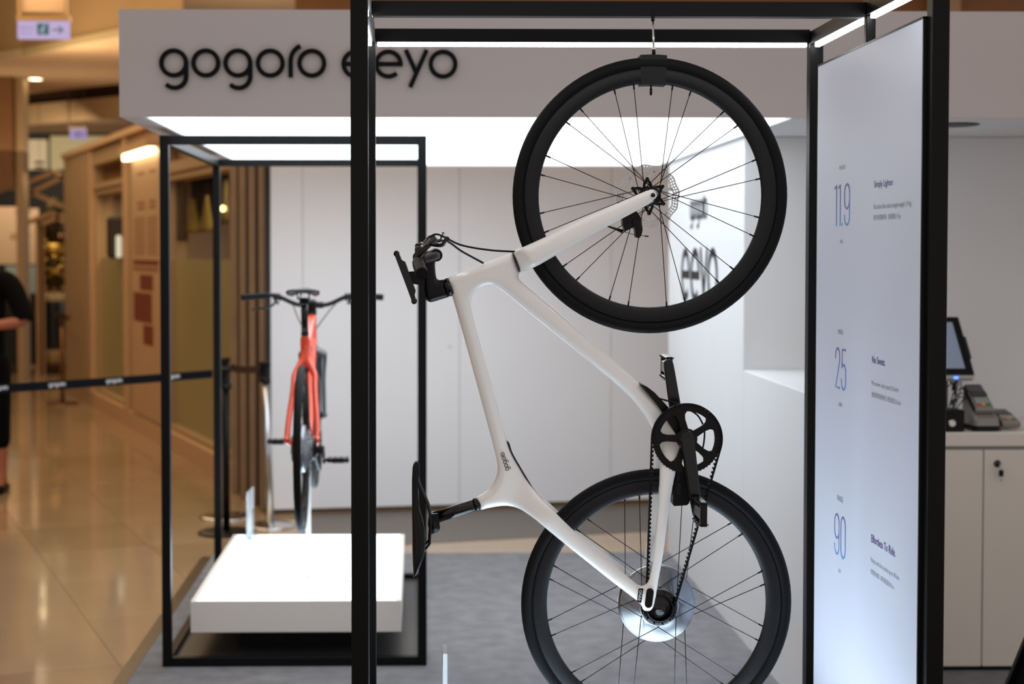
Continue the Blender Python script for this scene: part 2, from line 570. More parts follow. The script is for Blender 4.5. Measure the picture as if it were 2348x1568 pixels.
# timber slat screen beside the hoarding
SLAT = mat('pale_timber_slat', S(150, 122, 92), 0.5, var=0.08, scale=5)
DKW = mat('dark_timber', S(40, 26, 16), 0.6)
ss = empty('slat_screen', (-1.15, 10.4, 0), 'vertical pale timber slat screen standing left of the white hoarding', 'screen')
for (x, y) in ((539, 1131), (560, 1144), (582, 1158), (605, 1172)):
    q = Pz(x, y, 0)
    mb = MB(); M = Matrix.Translation((q[0], q[1]+0.03, 0))
    mb.bbox((-0.027, -0.03, 0.0), (0.027, 0.03, 2.9), 0.006, M)
    mb.build('slat', SLAT, ss)
q0, q1 = Pz(528, 1126, 0), Pz(618, 1181, 0)
mb = MB(); mb.prism([(q0[0], q0[1]+0.09), (q1[0]-0.02, q1[1]+0.09), (q1[0]-0.02, q1[1]+0.12), (q0[0], q0[1]+0.12)], lambda u, v, h: (u, v, h), 0, 2.9)
mb.build('backing', DKW, ss)
mb = MB(); mb.box((q1[0]-0.026, q1[1]-0.005, 0), (q1[0]+0.004, q1[1]+0.10, 2.9)); mb.build('end_post', DKW, ss)

# booth right wall, niche and shelf
wr = Bx('wall_right', (1.41, 6.60, 0.0), (1.52, 8.58, 2.188), WHITE_BOARD, kind='structure')
Bx('wall_niche', (1.52, 6.60, 0.0), (3.5, 6.70, 2.188), WHITE_BOARD, kind='structure')
Bx('trim_1', (1.41, 5.25, 0.0), (1.74, 6.598, 1.185), WHITE_BOARD, kind='structure', r=0.003)
# letters on the right wall
def wall_word(word, x0, x1, yring, Rm, X):
    a = Px(x0, yring, X); b = Px(x1, yring, X)
    span = (word[-1][1]+2.0)
    k = abs(b[1]-a[1])/span
    zc = Px((x0+x1)/2, yring, X)[2]
    for ch, u in word:
        mb = MB()
        letter_mb(mb, ch, u+1, lambda uu, vv, h: (X-h, a[1]-uu*k, zc+vv*Rm), 0.0, 0.003)
        mb.build('letter', INK, wr)
wall_word(WORD_G, 1583, 1622, 480, 0.052, 1.41)
wall_word(WORD_E, 1563, 1646, 632, 0.140, 1.41)

# canopy
cn = empty('booth_canopy', (0.5, 7.3, 2.19), 'long white booth canopy with black lettering and glowing underside', 'canopy')
X0, X1, Y0, Y1, Z0, Z1 = -1.09, 3.5, 5.66, 8.95, 2.19, 2.582
Bx('fascia', (X0, Y0, Z0), (X1, Y0+0.02, Z1), FASCIA, cn)
Bx('side_panel', (X0, Y0+0.02, Z0), (X0+0.02, Y1, Z1), FASCIA, cn)
Bx('roof_panel', (X0+0.02, Y0+0.02, Z1-0.02), (X1, Y1, Z1), FASCIA, cn)
Bx('back_panel', (X0+0.02, Y1-0.02, Z0), (X1, Y1, Z1-0.02), FASCIA, cn)
Bx('soffit', (X0+0.02, Y0+0.02, Z0), (-1.015, Y1-0.02, Z0+0.02), FASCIA, cn)
Bx('light_frame', (-1.015, Y0+0.02, Z0+0.002), (-1.0, Y1-0.02, Z0+0.03), WHITE_BOARD, cn)
Bx('light_panel', (-1.0, Y0+0.02, Z0+0.008), (1.388, Y1-0.02, Z0+0.02), CANOPY_LIGHT, cn)
Bx('soffit', (1.388, Y0+0.02, Z0), (X1, Y1-0.02, Z0+0.02), WHITE_BOARD, cn)
k = 33/FPX*5.66
gx = P(399.2, 145, Y0); ex = P(816.2, 147.4, Y0)
for word, o_ in ((WORD_G, gx), (WORD_E, ex)):
    for ch, u in word:
        mb = MB()
        letter_mb(mb, ch, u, lambda uu, vv, h: (o_[0]+uu*k, Y0-h, o_[2]+vv*k), 0.0, 0.014)
        mb.build('letter', INK, cn)
q = Pz(2185, 285, 2.19)
mb = MB(); mb.lathe([(0.075, 0), (0.095, -0.004), (0.10, 0.0)], Matrix.Translation((q[0], q[1], 2.189)), 32); mb.lathe([(0, -0.001), (0.076, -0.001)], Matrix.Translation((q[0], q[1], 2.189)), 32)
mb.build('recessed_vent', BLACK_SATIN, cn)

# ================================================================== display frames
def bar(par, name, a, b, m=None): return Bx(name, a, b, m or BLACK_METAL, par, r=0.0015)
# --- frame round the hanging bicycle
fr = empty('display_frame', (0.5, 3.87, 0.012), 'black square-tube display frame around the hanging white bicycle', 'display frame')
FZ0, FZ1 = 2.287, 2.325
bar(fr, 'post', (-0.144, 3.33, 0.012), (-0.106, 3.368, FZ1))
bar(fr, 'post', (-0.157, 4.371, 0.012), (-0.118, 4.409, FZ1))
bar(fr, 'post', (1.119, 3.33, 0.012), (1.157, 3.368, FZ1))
bar(fr, 'post', (1.119, 4.371, 0.012), (1.157, 4.409, FZ1))
bar(fr, 'slim_post', (1.122, 3.835, 0.012), (1.146, 3.855, FZ0))
for nm, z0, z1 in (('side_beam', FZ0, FZ1), ('bottom_rail', 0.012, 0.05)):
    mb = MB(); mb.prism([(-0.144, 3.368), (-0.106, 3.368), (-0.1185, 4.371), (-0.1565, 4.371)], lambda u, v, h: (u, v, h), z0, z1)
    mb.build(nm, BLACK_METAL, fr)
    bar(fr, nm, (1.119, 3.368, z0), (1.157, 4.371, z1))
    bar(fr, 'cross_beam' if z0 > 1 else nm, (-0.106, 3.33, z0), (1.119, 3.368, z1))
    bar(fr, 'cross_beam' if z0 > 1 else nm, (-0.119, 4.371, z0+0.004), (1.119, 4.409, z1+0.004))
bar(fr, 'cross_beam', (-0.112, 3.83, 2.283), (1.119, 3.868, 2.320))
for a, b in (((-0.112, 4.380, 2.281), (1.112, 4.394, 2.291)), ((-0.10, 3.342, 2.277), (1.112, 3.356, FZ0)), ((1.127, 3.852, 2.277), (1.141, 4.350, FZ0)),
             ((1.127, 3.39, 2.277), (1.141, 3.818, FZ0)), ((-0.140, 3.87, 2.277), (-0.128, 4.350, FZ0)), ((-0.131, 3.39, 2.277), (-0.119, 3.81, FZ0))):
    bar(fr, 'light_strip', a, b, STRIP_LIGHT)
# --- frame round the orange bicycle
f2 = empty('display_frame', (-0.5, 7.0, 0.012), 'black square-tube display frame around the orange bicycle under the canopy', 'display frame')
A0, A1, B0, B1, H = -1.035, 0.038, 6.20, 7.836, 2.163
t = 0.036
for x in (A0, A1-t):
    for y in (B0, B1-t): bar(f2, 'post', (x, y, 0.012), (x+t, y+t, H))
for z, nm in ((0.012, 'bottom_rail'), (H-t, 'top_rail')):
    bar(f2, nm, (A0+t, B0, z), (A1-t, B0+t, z+t)); bar(f2, nm, (A0+t, B1-t, z), (A1-t, B1, z+t))
    bar(f2, nm, (A0, B0+t, z), (A0+t, B1-t, z+t)); bar(f2, nm, (A1-t, B0+t, z), (A1, B1-t, z+t))
Bx('base_plate', (A0+t, B0+t, 0.012), (A1-t, B1-t, 0.026), mat('dark_base_plate', (0.035, 0.034, 0.036), 0.38), f2)

# --- glowing podiums
def podium(label, x0, x1, y0, y1, zb, z0, z1):
    p = empty('light_podium', ((x0+x1)/2, (y0+y1)/2, zb), label, 'podium')
    Bx('plinth', (x0+0.18, y0+0.18, zb), (x1-0.18, y1-0.18, z0), BLACK_SATIN, p)
    Bx('front_panel', (x0, y0, z0), (x1, y0+0.018, z1), WHITE_LACQ2, p)
    Bx('back_panel', (x0, y1-0.018, z0), (x1, y1, z1), WHITE_LACQ2, p)
    Bx('side_panel', (x0, y0+0.018, z0), (x0+0.022, y1-0.018, z1), WHITE_LACQ2, p)
    Bx('side_panel', (x1-0.022, y0+0.018, z0), (x1, y1-0.018, z1), WHITE_LACQ2, p)
    Bx('bottom_panel', (x0+0.022, y0+0.018, z0), (x1-0.022, y1-0.018, z0+0.012), WHITE_LACQ2, p)
    Bx('light_panel', (x0+0.022, y0+0.018, z1-0.012), (x1-0.022, y1-0.018, z1-0.001), PODIUM_LIGHT, p)
    return p
WHITE_LACQ2 = mat('white_laminate', S(240, 238, 234), 0.45, var=0.01, scale=2)
podium('white podium with a glowing top below the orange bicycle', -0.934, -0.066, 6.30, 7.79, 0.026, 0.127, 0.255)
podium('white light podium with a glowing top below the hanging white bicycle', 0.05, 0.97, 3.40, 4.34, 0.012, 0.285, 0.41)

# --- specification panel
SPB = mat('printed_white_panel', S(208, 214, 230), 0.5, var=0.008, scale=2)
sp = empty('specification_panel', (1.115, 3.8, 0.30), 'tall white printed panel listing weight, speed and range, inside the right frame side', 'panel')
PX = 1.109
Bx('board', (PX, 3.366, 0.30), (PX+0.008, 4.244, 2.208), SPB, sp)
Bx('edge_profile', (PX, 3.360, 0.30), (PX+0.0095, 3.366, 2.211), BLACK_SATIN, sp)
Bx('edge_profile', (PX-0.001, 3.360, 2.208), (PX+0.0095, 4.246, 2.213), BLACK_SATIN, sp)
Bx('edge_profile', (PX, 4.244, 0.30), (PX+0.0095, 4.247, 2.208), BLACK_SATIN, sp)
for y in (3.5, 4.1): Bx('bracket', (PX+0.008, y, 2.0), (1.119, y+0.03, 2.04), BLACK_SATIN, sp)
INKG = zgrad('violet_to_blue_ink', S(116, 102, 162), S(92, 146, 212))
INKV = mat('violet_ink', S(86, 72, 138), 0.6)
INKT = mat('grey_ink', S(138, 142, 150), 0.6)
INKF = mat('pale_grey_ink', S(160, 164, 172), 0.6)
def ptext(s, x0, x1, ybase, ytop, m, bold=0.0):
    a = Px(x0, ybase, PX); b = Px(x1, ybase, PX); c = Px(x0, ytop, PX)
    text(s, m, sp, (PX, a[1], a[2]), (0, -1, 0), (0, 0, 1), c[2]-a[2], abs(b[1]-a[1]), bold=bold)
def ell(cx, cy, rx, ry, a0, a1, n=14): return [(cx+rx*cos(radians(a0+(a1-a0)*i/(n-1))), cy+ry*sin(radians(a0+(a1-a0)*i/(n-1)))) for i in range(n)]
NUM = {'1': (0.20, [('o', [(0.0, 0.90), (0.16, 0.985), (0.16, 0.0)])]), '.': (0.06, [('o', [(0.03, 0.0), (0.03, 0.07)])]),
       '9': (0.44, [('o', ell(0.22, 0.77, 0.19, 0.20, 0, 180)+ell(0.22, 0.60, 0.19, 0.20, 180, 360)), ('o', [(0.41, 0.77), (0.41, 0.22)]+ell(0.22, 0.21, 0.19, 0.19, 0, -180)[1:]+[(0.03, 0.26)])]),
       '0': (0.44, [('c', ell(0.22, 0.76, 0.19, 0.22, 0, 180)+ell(0.22, 0.24, 0.19, 0.22, 180, 360))]),
       '2': (0.42, [('o', [(0.03, 0.72)]+ell(0.21, 0.78, 0.18, 0.20, 180, -15)+[(0.36, 0.62), (0.04, 0.03), (0.41, 0.03)])]),
       '5': (0.42, [('o', [(0.38, 0.97), (0.09, 0.97), (0.06, 0.55)]+ell(0.21, 0.42, 0.18, 0.19, 140, 0)+[(0.39, 0.22)]+ell(0.21, 0.21, 0.18, 0.19, 0, -180)[1:]+[(0.03, 0.27)])])}
def numerals(sx, x0, x1, ybase, ytop):
    a = Px(x0, ybase, PX); b = Px(x1, ybase, PX); c = Px(x0, ytop, PX); hgt = c[2]-a[2]
    tot = sum(NUM[ch][0] for ch in sx)+0.10*(len(sx)-1); kx = abs(b[1]-a[1])/tot; u = 0.0; mb = MB()
    for ch in sx:
        for i, (k, pts) in enumerate(NUM[ch][1]): mb.stroke([((u+p[0])*kx/hgt, p[1]) for p in pts], 0.050, lambda uu, vv, h: (PX-h, a[1]-uu*hgt, a[2]+vv*hgt), 0.0002, 0.0009-0.0003*i, closed=(k == 'c'))
        u += NUM[ch][0]+0.10
    mb.build('lettering', INKG, sp)
ptext('WEIGHT', 1924.4, 1939, 390, 380, INKF)
numerals('11.9', 1913.5, 1948.5, 518.7, 424)
ptext('KG', 1927, 1932.5, 558, 549, INKT)
ptext('Simply Lighter.', 2004.6, 2049, 430, 415, INKV)
ptext('Full carbon fiber makes straight weight 11.9 kg', 2003.5, 2089.5, 479.4, 468.5, INKT)
ptext('輕巧的全碳纖維車身，全車重量僅 11.9 kg', 2003.5, 2065, 504, 494.5, INKT)
ptext('SPEED', 1921.4, 1933.6, 765, 755, INKT)
numerals('25', 1915, 1940, 889, 795)
ptext('KPH', 1924, 1931.4, 931, 922, INKT)
ptext('No Sweat.', 2000, 2030, 831.7, 815.5, INKV, 0.006)
ptext('Max power assist speed 25 km/hr', 1999, 2061.5, 881.8, 871.5, INKT)
ptext('超輕鬆騎乘的順暢感受，輕鬆加速至 25 km/hr', 1999, 2067, 908.5, 899.5, INKT)
ptext('RANGE', 1920, 1933, 1146, 1133, INKT)
numerals('90', 1913, 1939, 1267, 1172)
ptext('KM', 1923, 1928, 1311.5, 1303, INKT)
ptext('Effortless To Ride.', 1998, 2053.5, 1241.8, 1224, INKV, 0.006)
ptext('Range with Eco mode up to 90 km', 1997, 2062, 1287, 1276.5, INKT)
ptext('智慧電力輔助，續航里程最遠 90 km', 1997, 2050.5, 1314, 1305, INKT)

# ================================================================== bicycles
W0 = np.array(P(1505, 1382, 3.84)); W1 = np.array(P(1490.5, 449.5, 3.81))
ex_ = np.array([0, W1[1]-W0[1], W1[2]-W0[2]]); ex_ /= np.linalg.norm(ex_)
ez_ = np.array([-1.0, 0, 0]); ey_ = np.cross(ez_, ex_)
def L(x, y, dy=0.0):
    v = ray(x, y); tt = (dy+(W0-CAM)@ey_)/(v@ey_); p = CAM+v*tt-W0
    return np.array([p@ex_, p@ez_])
RA = np.array([0.0, 0.0]); FA = L(1490.5, 449.5)
def ss_(a, b, x):
    t = np.clip((x-a)/(b-a), 0, 1); return t*t*(3-2*t)
def c_rear(r): return 0.044*(1-ss_(0.345, 0.47, r))+0.018*(1-ss_(0.05, 0.34, r))
def c_fork(r): return 0.046*(1-ss_(0.335, 0.385, r))
def Lr(x, y): r = hypot(x-1505, y-1382)/914; return L(x, y, -float(c_rear(r)))
def Lf(x, y): r = hypot(x-1490, y-449)/922; return L(x, y, -float(c_fork(r)))
OUT = [(1020,638),(1020.5,638),(1060,622.5),(1120,599),(1174.5,578),(1175,578),(1183,600),(1191,623.5),(1192,624.5),(1188,632),(1190,638),(1200,647),(1230,672),(1260,697),(1300,732),(1350,776),(1400,820),(1440,854),(1470,881),(1500,912),(1530,940),(1556,968),(1582,985),(1590,1003),(1580,1024),(1560,1042),(1550,1079),(1537,1149),(1523.5,1261),(1510,1331),(1505,1367),(1499,1391),(1498,1394),(1490,1402),(1489,1402),(1475,1400),(1474,1400),(1470.6,1388),(1464,1380),(1411,1340.6),(1345,1288),(1300,1252),(1263,1222),(1235,1198),(1215,1183),(1195.6,1169.6),(1178.6,1162),(1154,1159),(1118,1164.7),(1101,1170),(1100.4,1170.3),(1091,1140.5),(1091.4,1139.8),(1108,1131),(1125,1117.5),(1137,1098),(1142,1074),(1138,1050),(1114.4,960),(1088,862),(1060,760),(1037,680),(1036.6,679)]
HOLE = [(1120.4,654),(1102,659),(1089,670.8),(1081,685),(1080,702),(1084,722),(1094,760),(1122,860),(1149.5,960),(1164,1013),(1175,1042),(1191,1069),(1222,1120),(1243,1144),(1276,1176),(1317,1217),(1380,1270),(1440,1321),(1464,1341),(1476,1344),(1487,1333),(1494,1300),(1499,1260),(1506,1180),(1511,1110),(1512,1060),(1508,1010),(1498,982),(1473.7,945.5),(1440,903.5),(1350,829),(1260,754.5),(1211.6,715.5),(1178.4,687.3),(1152,665.8),(1137,656.7)]
FORK = [(1175.8,578),(1176,577.7),(1182,575),(1186,571.5),(1200,565.5),(1252,542),(1300,519),(1350,495),(1400,473),(1450,450),(1484,435.5),(1496,432.5),(1507,437.5),(1511.5,447),(1508,457),(1490,468),(1420,506),(1350,543.5),(1290,577),(1240,606),(1225,613.5),(1205,621.5),(1193,624.8),(1192.4,624.6)]
def implicit(polys, h, pad, T_fn, c_fn, R, ymax, name, m):
    A = np.concatenate([np.array(p) for p in polys])
    lo = A.min(0)-pad; hi = A.max(0)+pad
    xs = np.arange(lo[0], hi[0]+h, h); zs = np.arange(lo[1], hi[1]+h, h); ys = np.arange(-ymax, ymax+h, h)
    Xg, Zg = np.meshgrid(xs, zs, indexing='ij')
    d = sdf_poly(Xg, Zg, polys)
    T = T_fn(Xg, Zg); c = c_fn(Xg, Zg)
    a = (R-np.minimum(d, R))/R
    ay = np.sqrt(ys*ys+1e-6)
    e = (ay[None, :, None]-c[:, None, :])/T[:, None, :]
    F = (np.sqrt(a[:, None, :]**2+e*e+1e-9)-1).astype(np.float32)
    V, Q = surface_nets(F, (lo[0], -ymax, lo[1]), h)
    return mesh_from(V, Q, name, m, 5)
pf = [chaikin([Lr(*p) for p in OUT]), chaikin([Lr(*p) for p in HOLE])]
rr = lambda X, Z: np.sqrt(X*X+Z*Z)
FRAME_ME = implicit(pf, 0.0036, 0.012, lambda X, Z: 0.0125+0.0085*ss_(0.33, 0.5, rr(X, Z)), lambda X, Z: c_rear(rr(X, Z)), 0.0205, 0.096, 'frame', WHITE_LACQ)
r2 = lambda X, Z: np.sqrt((X-FA[0])**2+(Z-FA[1])**2)
FORK_ME = implicit([chaikin([Lf(*p) for p in FORK])], 0.0034, 0.012, lambda X, Z: 0.011+0.011*ss_(0.18, 0.37, r2(X, Z)), lambda X, Z: c_fork(r2(X, Z)), 0.024, 0.076, 'fork', WHITE_LACQ)
STEM_ME = implicit([chaikin([L(*p, 0) for p in ((1019.5, 638.5), (1019, 639), (1008, 643), (1002, 640), (999, 628), (997, 598), (1006, 592), (1008, 578), (990, 569), (976, 584), (973, 606), (970, 640), (974, 686), (975, 687), (986, 694), (987, 694), (1032.5, 680), (1033, 679.5))])], 0.003, 0.01, lambda X, Z: 0.0215+0*X, lambda X, Z: 0*X, 0.014, 0.03, 'stem', BLACK_SATIN)

def yl(mb, prof, c, seg=48, closed=False):       # lathe about the axle axis: prof (radius, y)
    M = Matrix(((0, 1, 0, c[0]), (0, 0, 1, 0), (1, 0, 0, c[1]), (0, 0, 0, 1)))
    return mb.lathe(prof, M, seg, True, closed)
def xz(p, y): return (p[0], y, p[1])
RW, RT_, RI = 0.342, 0.3135, 0.2768
def wheel(bike, c, name, phase, half, near_r, far_r, y_near, y_far, disc):
    mb = MB()
    pr = [(RT_+0.002, -0.0105), (RT_-0.004, -0.0125), (RT_-0.018, -0.0135), (RI+0.008, -0.0115), (RI+0.002, -0.007), (RI, 0.0), (RI+0.002, 0.007), (RI+0.008, 0.0115), (RT_-0.018, 0.0135), (RT_-0.004, 0.0125), (RT_+0.002, 0.0105)]
    yl(mb, pr, c, 96, True)
    rim = mb.build(name, RIM, bike, local=True)
    mb = MB(); tc = (RW+RT_)/2-0.001; tr = (RW-RT_)/2+0.001
    yl(mb, [(tc+tr*cos(a), tr*1.02*sin(a)) for a in [2*pi*i/16 for i in range(16)]], c, 96, True)
    mb.build('tyre', RUBBER, rim, local=True)
    for k in range(12):
        sgn = 1 if k % 2 == 0 else -1
        for q, off in enumerate((-half, half)):
            a = radians(phase+30*k+off)            # clockwise from the top of the photo
            dv = np.array([cos(a), -sin(a)])       # photo up = +x, photo right = -z
            near = (q+k) % 2 == 0
            hr = near_r if near else far_r
            tang = np.array([-sin(a), -cos(a)])*sgn
            th = sgn*0.9 if hr < 0.06 else sgn*0.72
            hd = np.array([cos(a+th), -sin(a+th)])*hr
            p0 = c+hd; p1 = c+dv*(RI+0.001)
            yy = y_near if near else y_far
            mb = MB()
            e0 = np.array([p0[0], yy, p0[1]]); e1 = np.array([p1[0], yy*0.12, p1[1]])
            mb.tube([e0, e1], 0.00105, 5)
            dd = (e1-e0)/np.linalg.norm(e1-e0)
            mb.tube([e1-dd*0.012, e1+dd*0.002], 0.0021, 6)
            mb.build('spoke', BLACK_SATIN, rim, local=True)
    return rim
def rotor(bike, c, par, y):
    mb = MB()
    rs = [0.0615, 0.0645, 0.069, 0.0708, 0.0753, 0.0785]
    n = 62; cells = []
    for i in range(n): cells += [2*pi*i/n, 2*pi*(i+0.6)/n]
    m = len(cells)
    for yy in (y-0.0008, y+0.0008):
        vs = []
        for a in cells:
            wob = 0.0016*sin(12*a)
            vs += [(c[0]+(r+wob)*cos(a), yy, c[1]+(r+wob)*sin(a)) for r in rs]
        fs = []
        for i in range(m):
            j = (i+1) % m
            for b in range(5):
                if b == 1 and i % 2 == 0 and (i//2) % 1 == 0: continue
                if b == 3 and i % 2 == 1 and False: continue
                if b == 3 and i % 2 == 0: continue
                fs.append((i*6+b, j*6+b, j*6+b+1, i*6+b+1))
        mb.add(vs, fs)
    f = lambda u, v, h: (c[0]+u, h, c[1]+v)
    for k in range(6):
        a = radians(-4+60*k); tip = np.array([0.043*cos(a), -0.043*sin(a)])
        b = a+0.35; mb.stroke([tip, (0.064*cos(b), -0.064*sin(b))], 0.007, f, y-0.0008, y+0.0008)
    ro = mb.build('brake_rotor', STEEL, par, local=True)
    mb = MB()
    for k in range(6):
        a = radians(-4+60*k); tip = (0.043*cos(a), -0.043*sin(a))
        for s in (-0.5, 0.5):
            mb.stroke([(0.021*cos(a+s), -0.021*sin(a+s)), (0.030*cos(a+s*0.55), -0.030*sin(a+s*0.55)), tip], 0.0068, f, y-0.004, y)
        mb.prism(circ(tip, 0.0048, 12), f, y-0.005, y+0.001)
    mb.stroke(circ((0, 0), 0.0205, 24), 0.006, f, y-0.004, y, closed=True)
    mb.build('rotor_carrier', BLACK_SATIN, par, local=True)

def sym(mb, fn):
    for s in (-1, 1): fn(mb, s)
    return mb
def build_bike(label, loc, rot, lacquer, phone, fork_m=None, seat_up=0.0, name='bicycle'):
    b = empty(name, loc, label, 'bicycle', rot=rot)
    def part(mb, nm, m, par=None, lab=None): return mb.build(nm, m, par or b, local=True, label=lab)
    fm, km = FRAME_ME, FORK_ME
    if lacquer is not WHITE_LACQ:
        fm, km = fm.copy(), km.copy()
        fm.materials[0] = lacquer; km.materials[0] = fork_m or lacquer
    frame = link('frame', fm, b); link('fork', km, b)
    sA_, sB_ = L(1175.2, 578.2, 0), L(1192, 624.4, 0)
    cm = (sA_+sB_)/2; hv = (sB_-sA_)/2; hl_ = np.linalg.norm(hv)+0.0002; hv /= np.linalg.norm(hv); nv = np.array([-hv[1], hv[0]])
    mb = MB(); mb.loft([[xz(cm+hv*hl_*np.sign(cos(a))*abs(cos(a))**0.7+nv*o_, 0.0221*np.sign(sin(a))*abs(sin(a))**0.7) for a in [2*pi*i/40 for i in range(40)]] for o_ in (-0.0004, 0.0004)], smooth=False)
    part(mb, 'crown_seam', BLACK_SATIN)
    # wheels
    fw = wheel(b, FA, 'front_wheel', 16.0, 5.0, 0.021, 0.024, -0.030, 0.030, True)
    mb = MB(); yl(mb, [(0, -0.052), (0.012, -0.052), (0.012, -0.034), (0.022, -0.033), (0.023, -0.028), (0.014, -0.024), (0.014, 0.022), (0.024, 0.026), (0.025, 0.034), (0.013, 0.036), (0.012, 0.052), (0, 0.052)], FA, 28)
    part(mb, 'hub', BLACK_SATIN, fw)
    rotor(b, FA, fw, 0.034)
    mb = MB(); mb.tube([(FA[0]+RI+0.004, 0, FA[1]), (FA[0]+RI-0.016, 0, FA[1])], 0.0022, 8); mb.tube([(FA[0]+RI-0.012, 0, FA[1]), (FA[0]+RI-0.020, 0, FA[1]), (FA[0]+RI-0.028, 0, FA[1])], [0.0036, 0.0034, 0.0028], 8)
    part(mb, 'valve', BLACK_SATIN, fw)
    mb = MB()
    for s in (-1, 1): yl(mb, [(0, s*0.0605), (0.0052, s*0.0605), (0.0058, s*0.056), (0.003, s*0.054), (0, s*0.054)], L(1497.3, 447.2, -0.056), 16)
    part(mb, 'axle_bolt', BLACK_GLOSS)
    rw = wheel(b, RA, 'rear_wheel', 16.7, 3.8, 0.049, 0.089, -0.0435, 0.024, False)
    mb = MB(); yl(mb, [(0, -0.046), (0.046, -0.046), (0.050, -0.040), (0.091, -0.016), (0.0965, -0.012), (0.098, 0.0), (0.0965, 0.012), (0.091, 0.018), (0.05, 0.04), (0.0, 0.045)], RA, 96)
    part(mb, 'motor_hub', HUB, rw)
    mb = MB(); yl(mb, [(0, -0.058), (0.007, -0.058), (0.008, -0.054), (0.016, -0.056), (0.020, -0.052), (0.026, -0.054), (0.030, -0.050), (0.042, -0.052), (0.046, -0.047), (0.046, -0.040), (0, -0.040)], RA, 48)
    for k in range(12):
        a = 2*pi*k/12+0.2; p = np.array([0.041*cos(a), 0.041*sin(a)])
        yl(mb, [(0, -0.0545), (0.0022, -0.0545), (0.0022, -0.050)], RA+p, 8)
    part(mb, 'motor_cover', BLACK_GLOSS, rw)
    # crankset
    BB = L(1574.7, 1006, -0.052); f = lambda u, v, h: (BB[0]+u, h, BB[1]+v)
    CR = 0.0865
    mb = MB(); mb.stroke(circ((0, 0), CR-0.0095, 64), 0.016, f, -0.056, -0.050, closed=True)
    for k in range(5):
        a = radians(15+72*k)
        mb.prism([(q_*cos(a+e_), q_*sin(a+e_)) for q_, e_ in ((0.014, -0.75), (0.030, -0.30), (0.050, -0.16), (0.062, -0.17), (0.075, -0.30), (0.079, 0.0), (0.075, 0.30), (0.062, 0.17), (0.050, 0.16), (0.030, 0.30), (0.014, 0.75))], f, -0.057, -0.051)
    yl(mb, [(0, -0.060), (0.024, -0.060), (0.026, -0.056), (0.026, -0.05), (0, -0.05)], BB, 32)
    for k in range(60):
        a = 2*pi*k/60
        mb.prism([((CR-0.003)*cos(a-0.022), (CR-0.003)*sin(a-0.022)), ((CR-0.0003)*cos(a-0.014), (CR-0.0003)*sin(a-0.014)), ((CR-0.0003)*cos(a+0.014), (CR-0.0003)*sin(a+0.014)), ((CR-0.003)*cos(a+0.022), (CR-0.003)*sin(a+0.022))], f, -0.058, -0.048)
    ring = part(mb, 'chainring', BLACK_SATIN)
    mb = MB(); yl(mb, [(0, -0.071), (0.006, -0.071), (0.008, -0.073), (0.011, -0.073), (0.013, -0.068), (0.013, -0.05), (0, -0.05)], BB, 24); yl(mb, [(0.021, -0.05), (0.021, 0.052), (0.012, 0.06), (0, 0.06)], BB, 24)
    part(mb, 'bottom_bracket', BLACK_GLOSS)
    def crank(p0, p1, y0, y1, w0, w1, nm):
        d = p1-p0; d /= np.linalg.norm(d); n = np.array([-d[1], d[0]])
        rings = []
        st = [(-0.5, 0.75), (-0.2, 0.95), (0.15, 1), (0.5, 0.98), (1, 1)]
        Lc = np.linalg.norm(p1-p0)
        for tt, sc in ((-0.10, 0.55), (-0.07, 0.85), (0.0, 1.0), (0.25, 0.98), (0.6, 0.98), (0.9, 1.0), (1.0, 0.98), (1.06, 0.85), (1.085, 0.45)):
            q = p0+d*Lc*tt; u_ = min(1, max(0, tt)); wv = (w0+(w1-w0)*u_)*sc/2; ym = y0+(y1-y0)*u_; th = 0.0065
            rings.append([(q[0]+n[0]*a_*wv, ym+b_*th, q[1]+n[1]*a_*wv) for a_, b_ in ((-1, -0.55), (-0.75, -1), (0.75, -1), (1, -0.55), (1, 0.55), (0.75, 1), (-0.75, 1), (-1, 0.55))])
        mb = MB(); mb.loft(rings, smooth=False); part(mb, nm, BLACK_GLOSS)
    BC = L(1567, 1001, 0)
    cr1 = L(1598, 1172, -0.078); cl1 = L(1534, 838, 0.07)
    crank(L(1575, 1006, -0.068), cr1, -0.068, -0.080, 0.036, 0.026, 'crank_arm')
    crank(BC, cl1, 0.066, 0.078, 0.034, 0.026, 'crank_arm')
    for e, s in ((L(1606, 1172, -0.14), -1), (L(1528, 841, 0.14), 1)):
        mb = MB(); y0, y1 = sorted((s*0.092, s*0.186))
        mb.bbox((e[0]-0.030, y0, e[1]-0.0085), (e[0]+0.030, y0+0.012, e[1]+0.0085), 0.002)
        mb.bbox((e[0]-0.030, y1-0.012, e[1]-0.0085), (e[0]+0.030, y1, e[1]+0.0085), 0.002)
        for xo in (-0.030, 0.022): mb.bbox((e[0]+xo, y0, e[1]-0.0085), (e[0]+xo+0.008, y1, e[1]+0.0085), 0.002)
        mb.tube([(e[0], s*0.078, e[1]), (e[0], s*0.184, e[1])], 0.0075, 10)
        mb.bbox((e[0]-0.016, y0+0.006, e[1]-0.0078), (e[0]+0.016, y1-0.006, e[1]+0.0078), 0.003)
        for i in range(4):
            for xo in (-0.026, 0.026):
                yy = y0+0.01+i*0.0245
                mb.tube([(e[0]+xo, yy, e[1]-0.013), (e[0]+xo, yy, e[1]+0.013)], 0.0018, 6)
        pd = part(mb, 'pedal', BLACK_GLOSS)
        mb = MB()
        for zo in (-0.0095, 0.0095): mb.bbox((e[0]-0.032, y0+0.02, e[1]+zo-0.0015), (e[0]-0.029, y1-0.02, e[1]+zo+0.0015), 0.0005)
        part(mb, 'reflector', BLACK_GLOSS, pd)
    # drive belt
    r1, r2_ = CR+0.0006, 0.0345
    dvec = RA-BB; D = np.linalg.norm(dvec); base = atan2(dvec[1], dvec[0]); al = math.acos((r1-r2_)/D)
    path = []
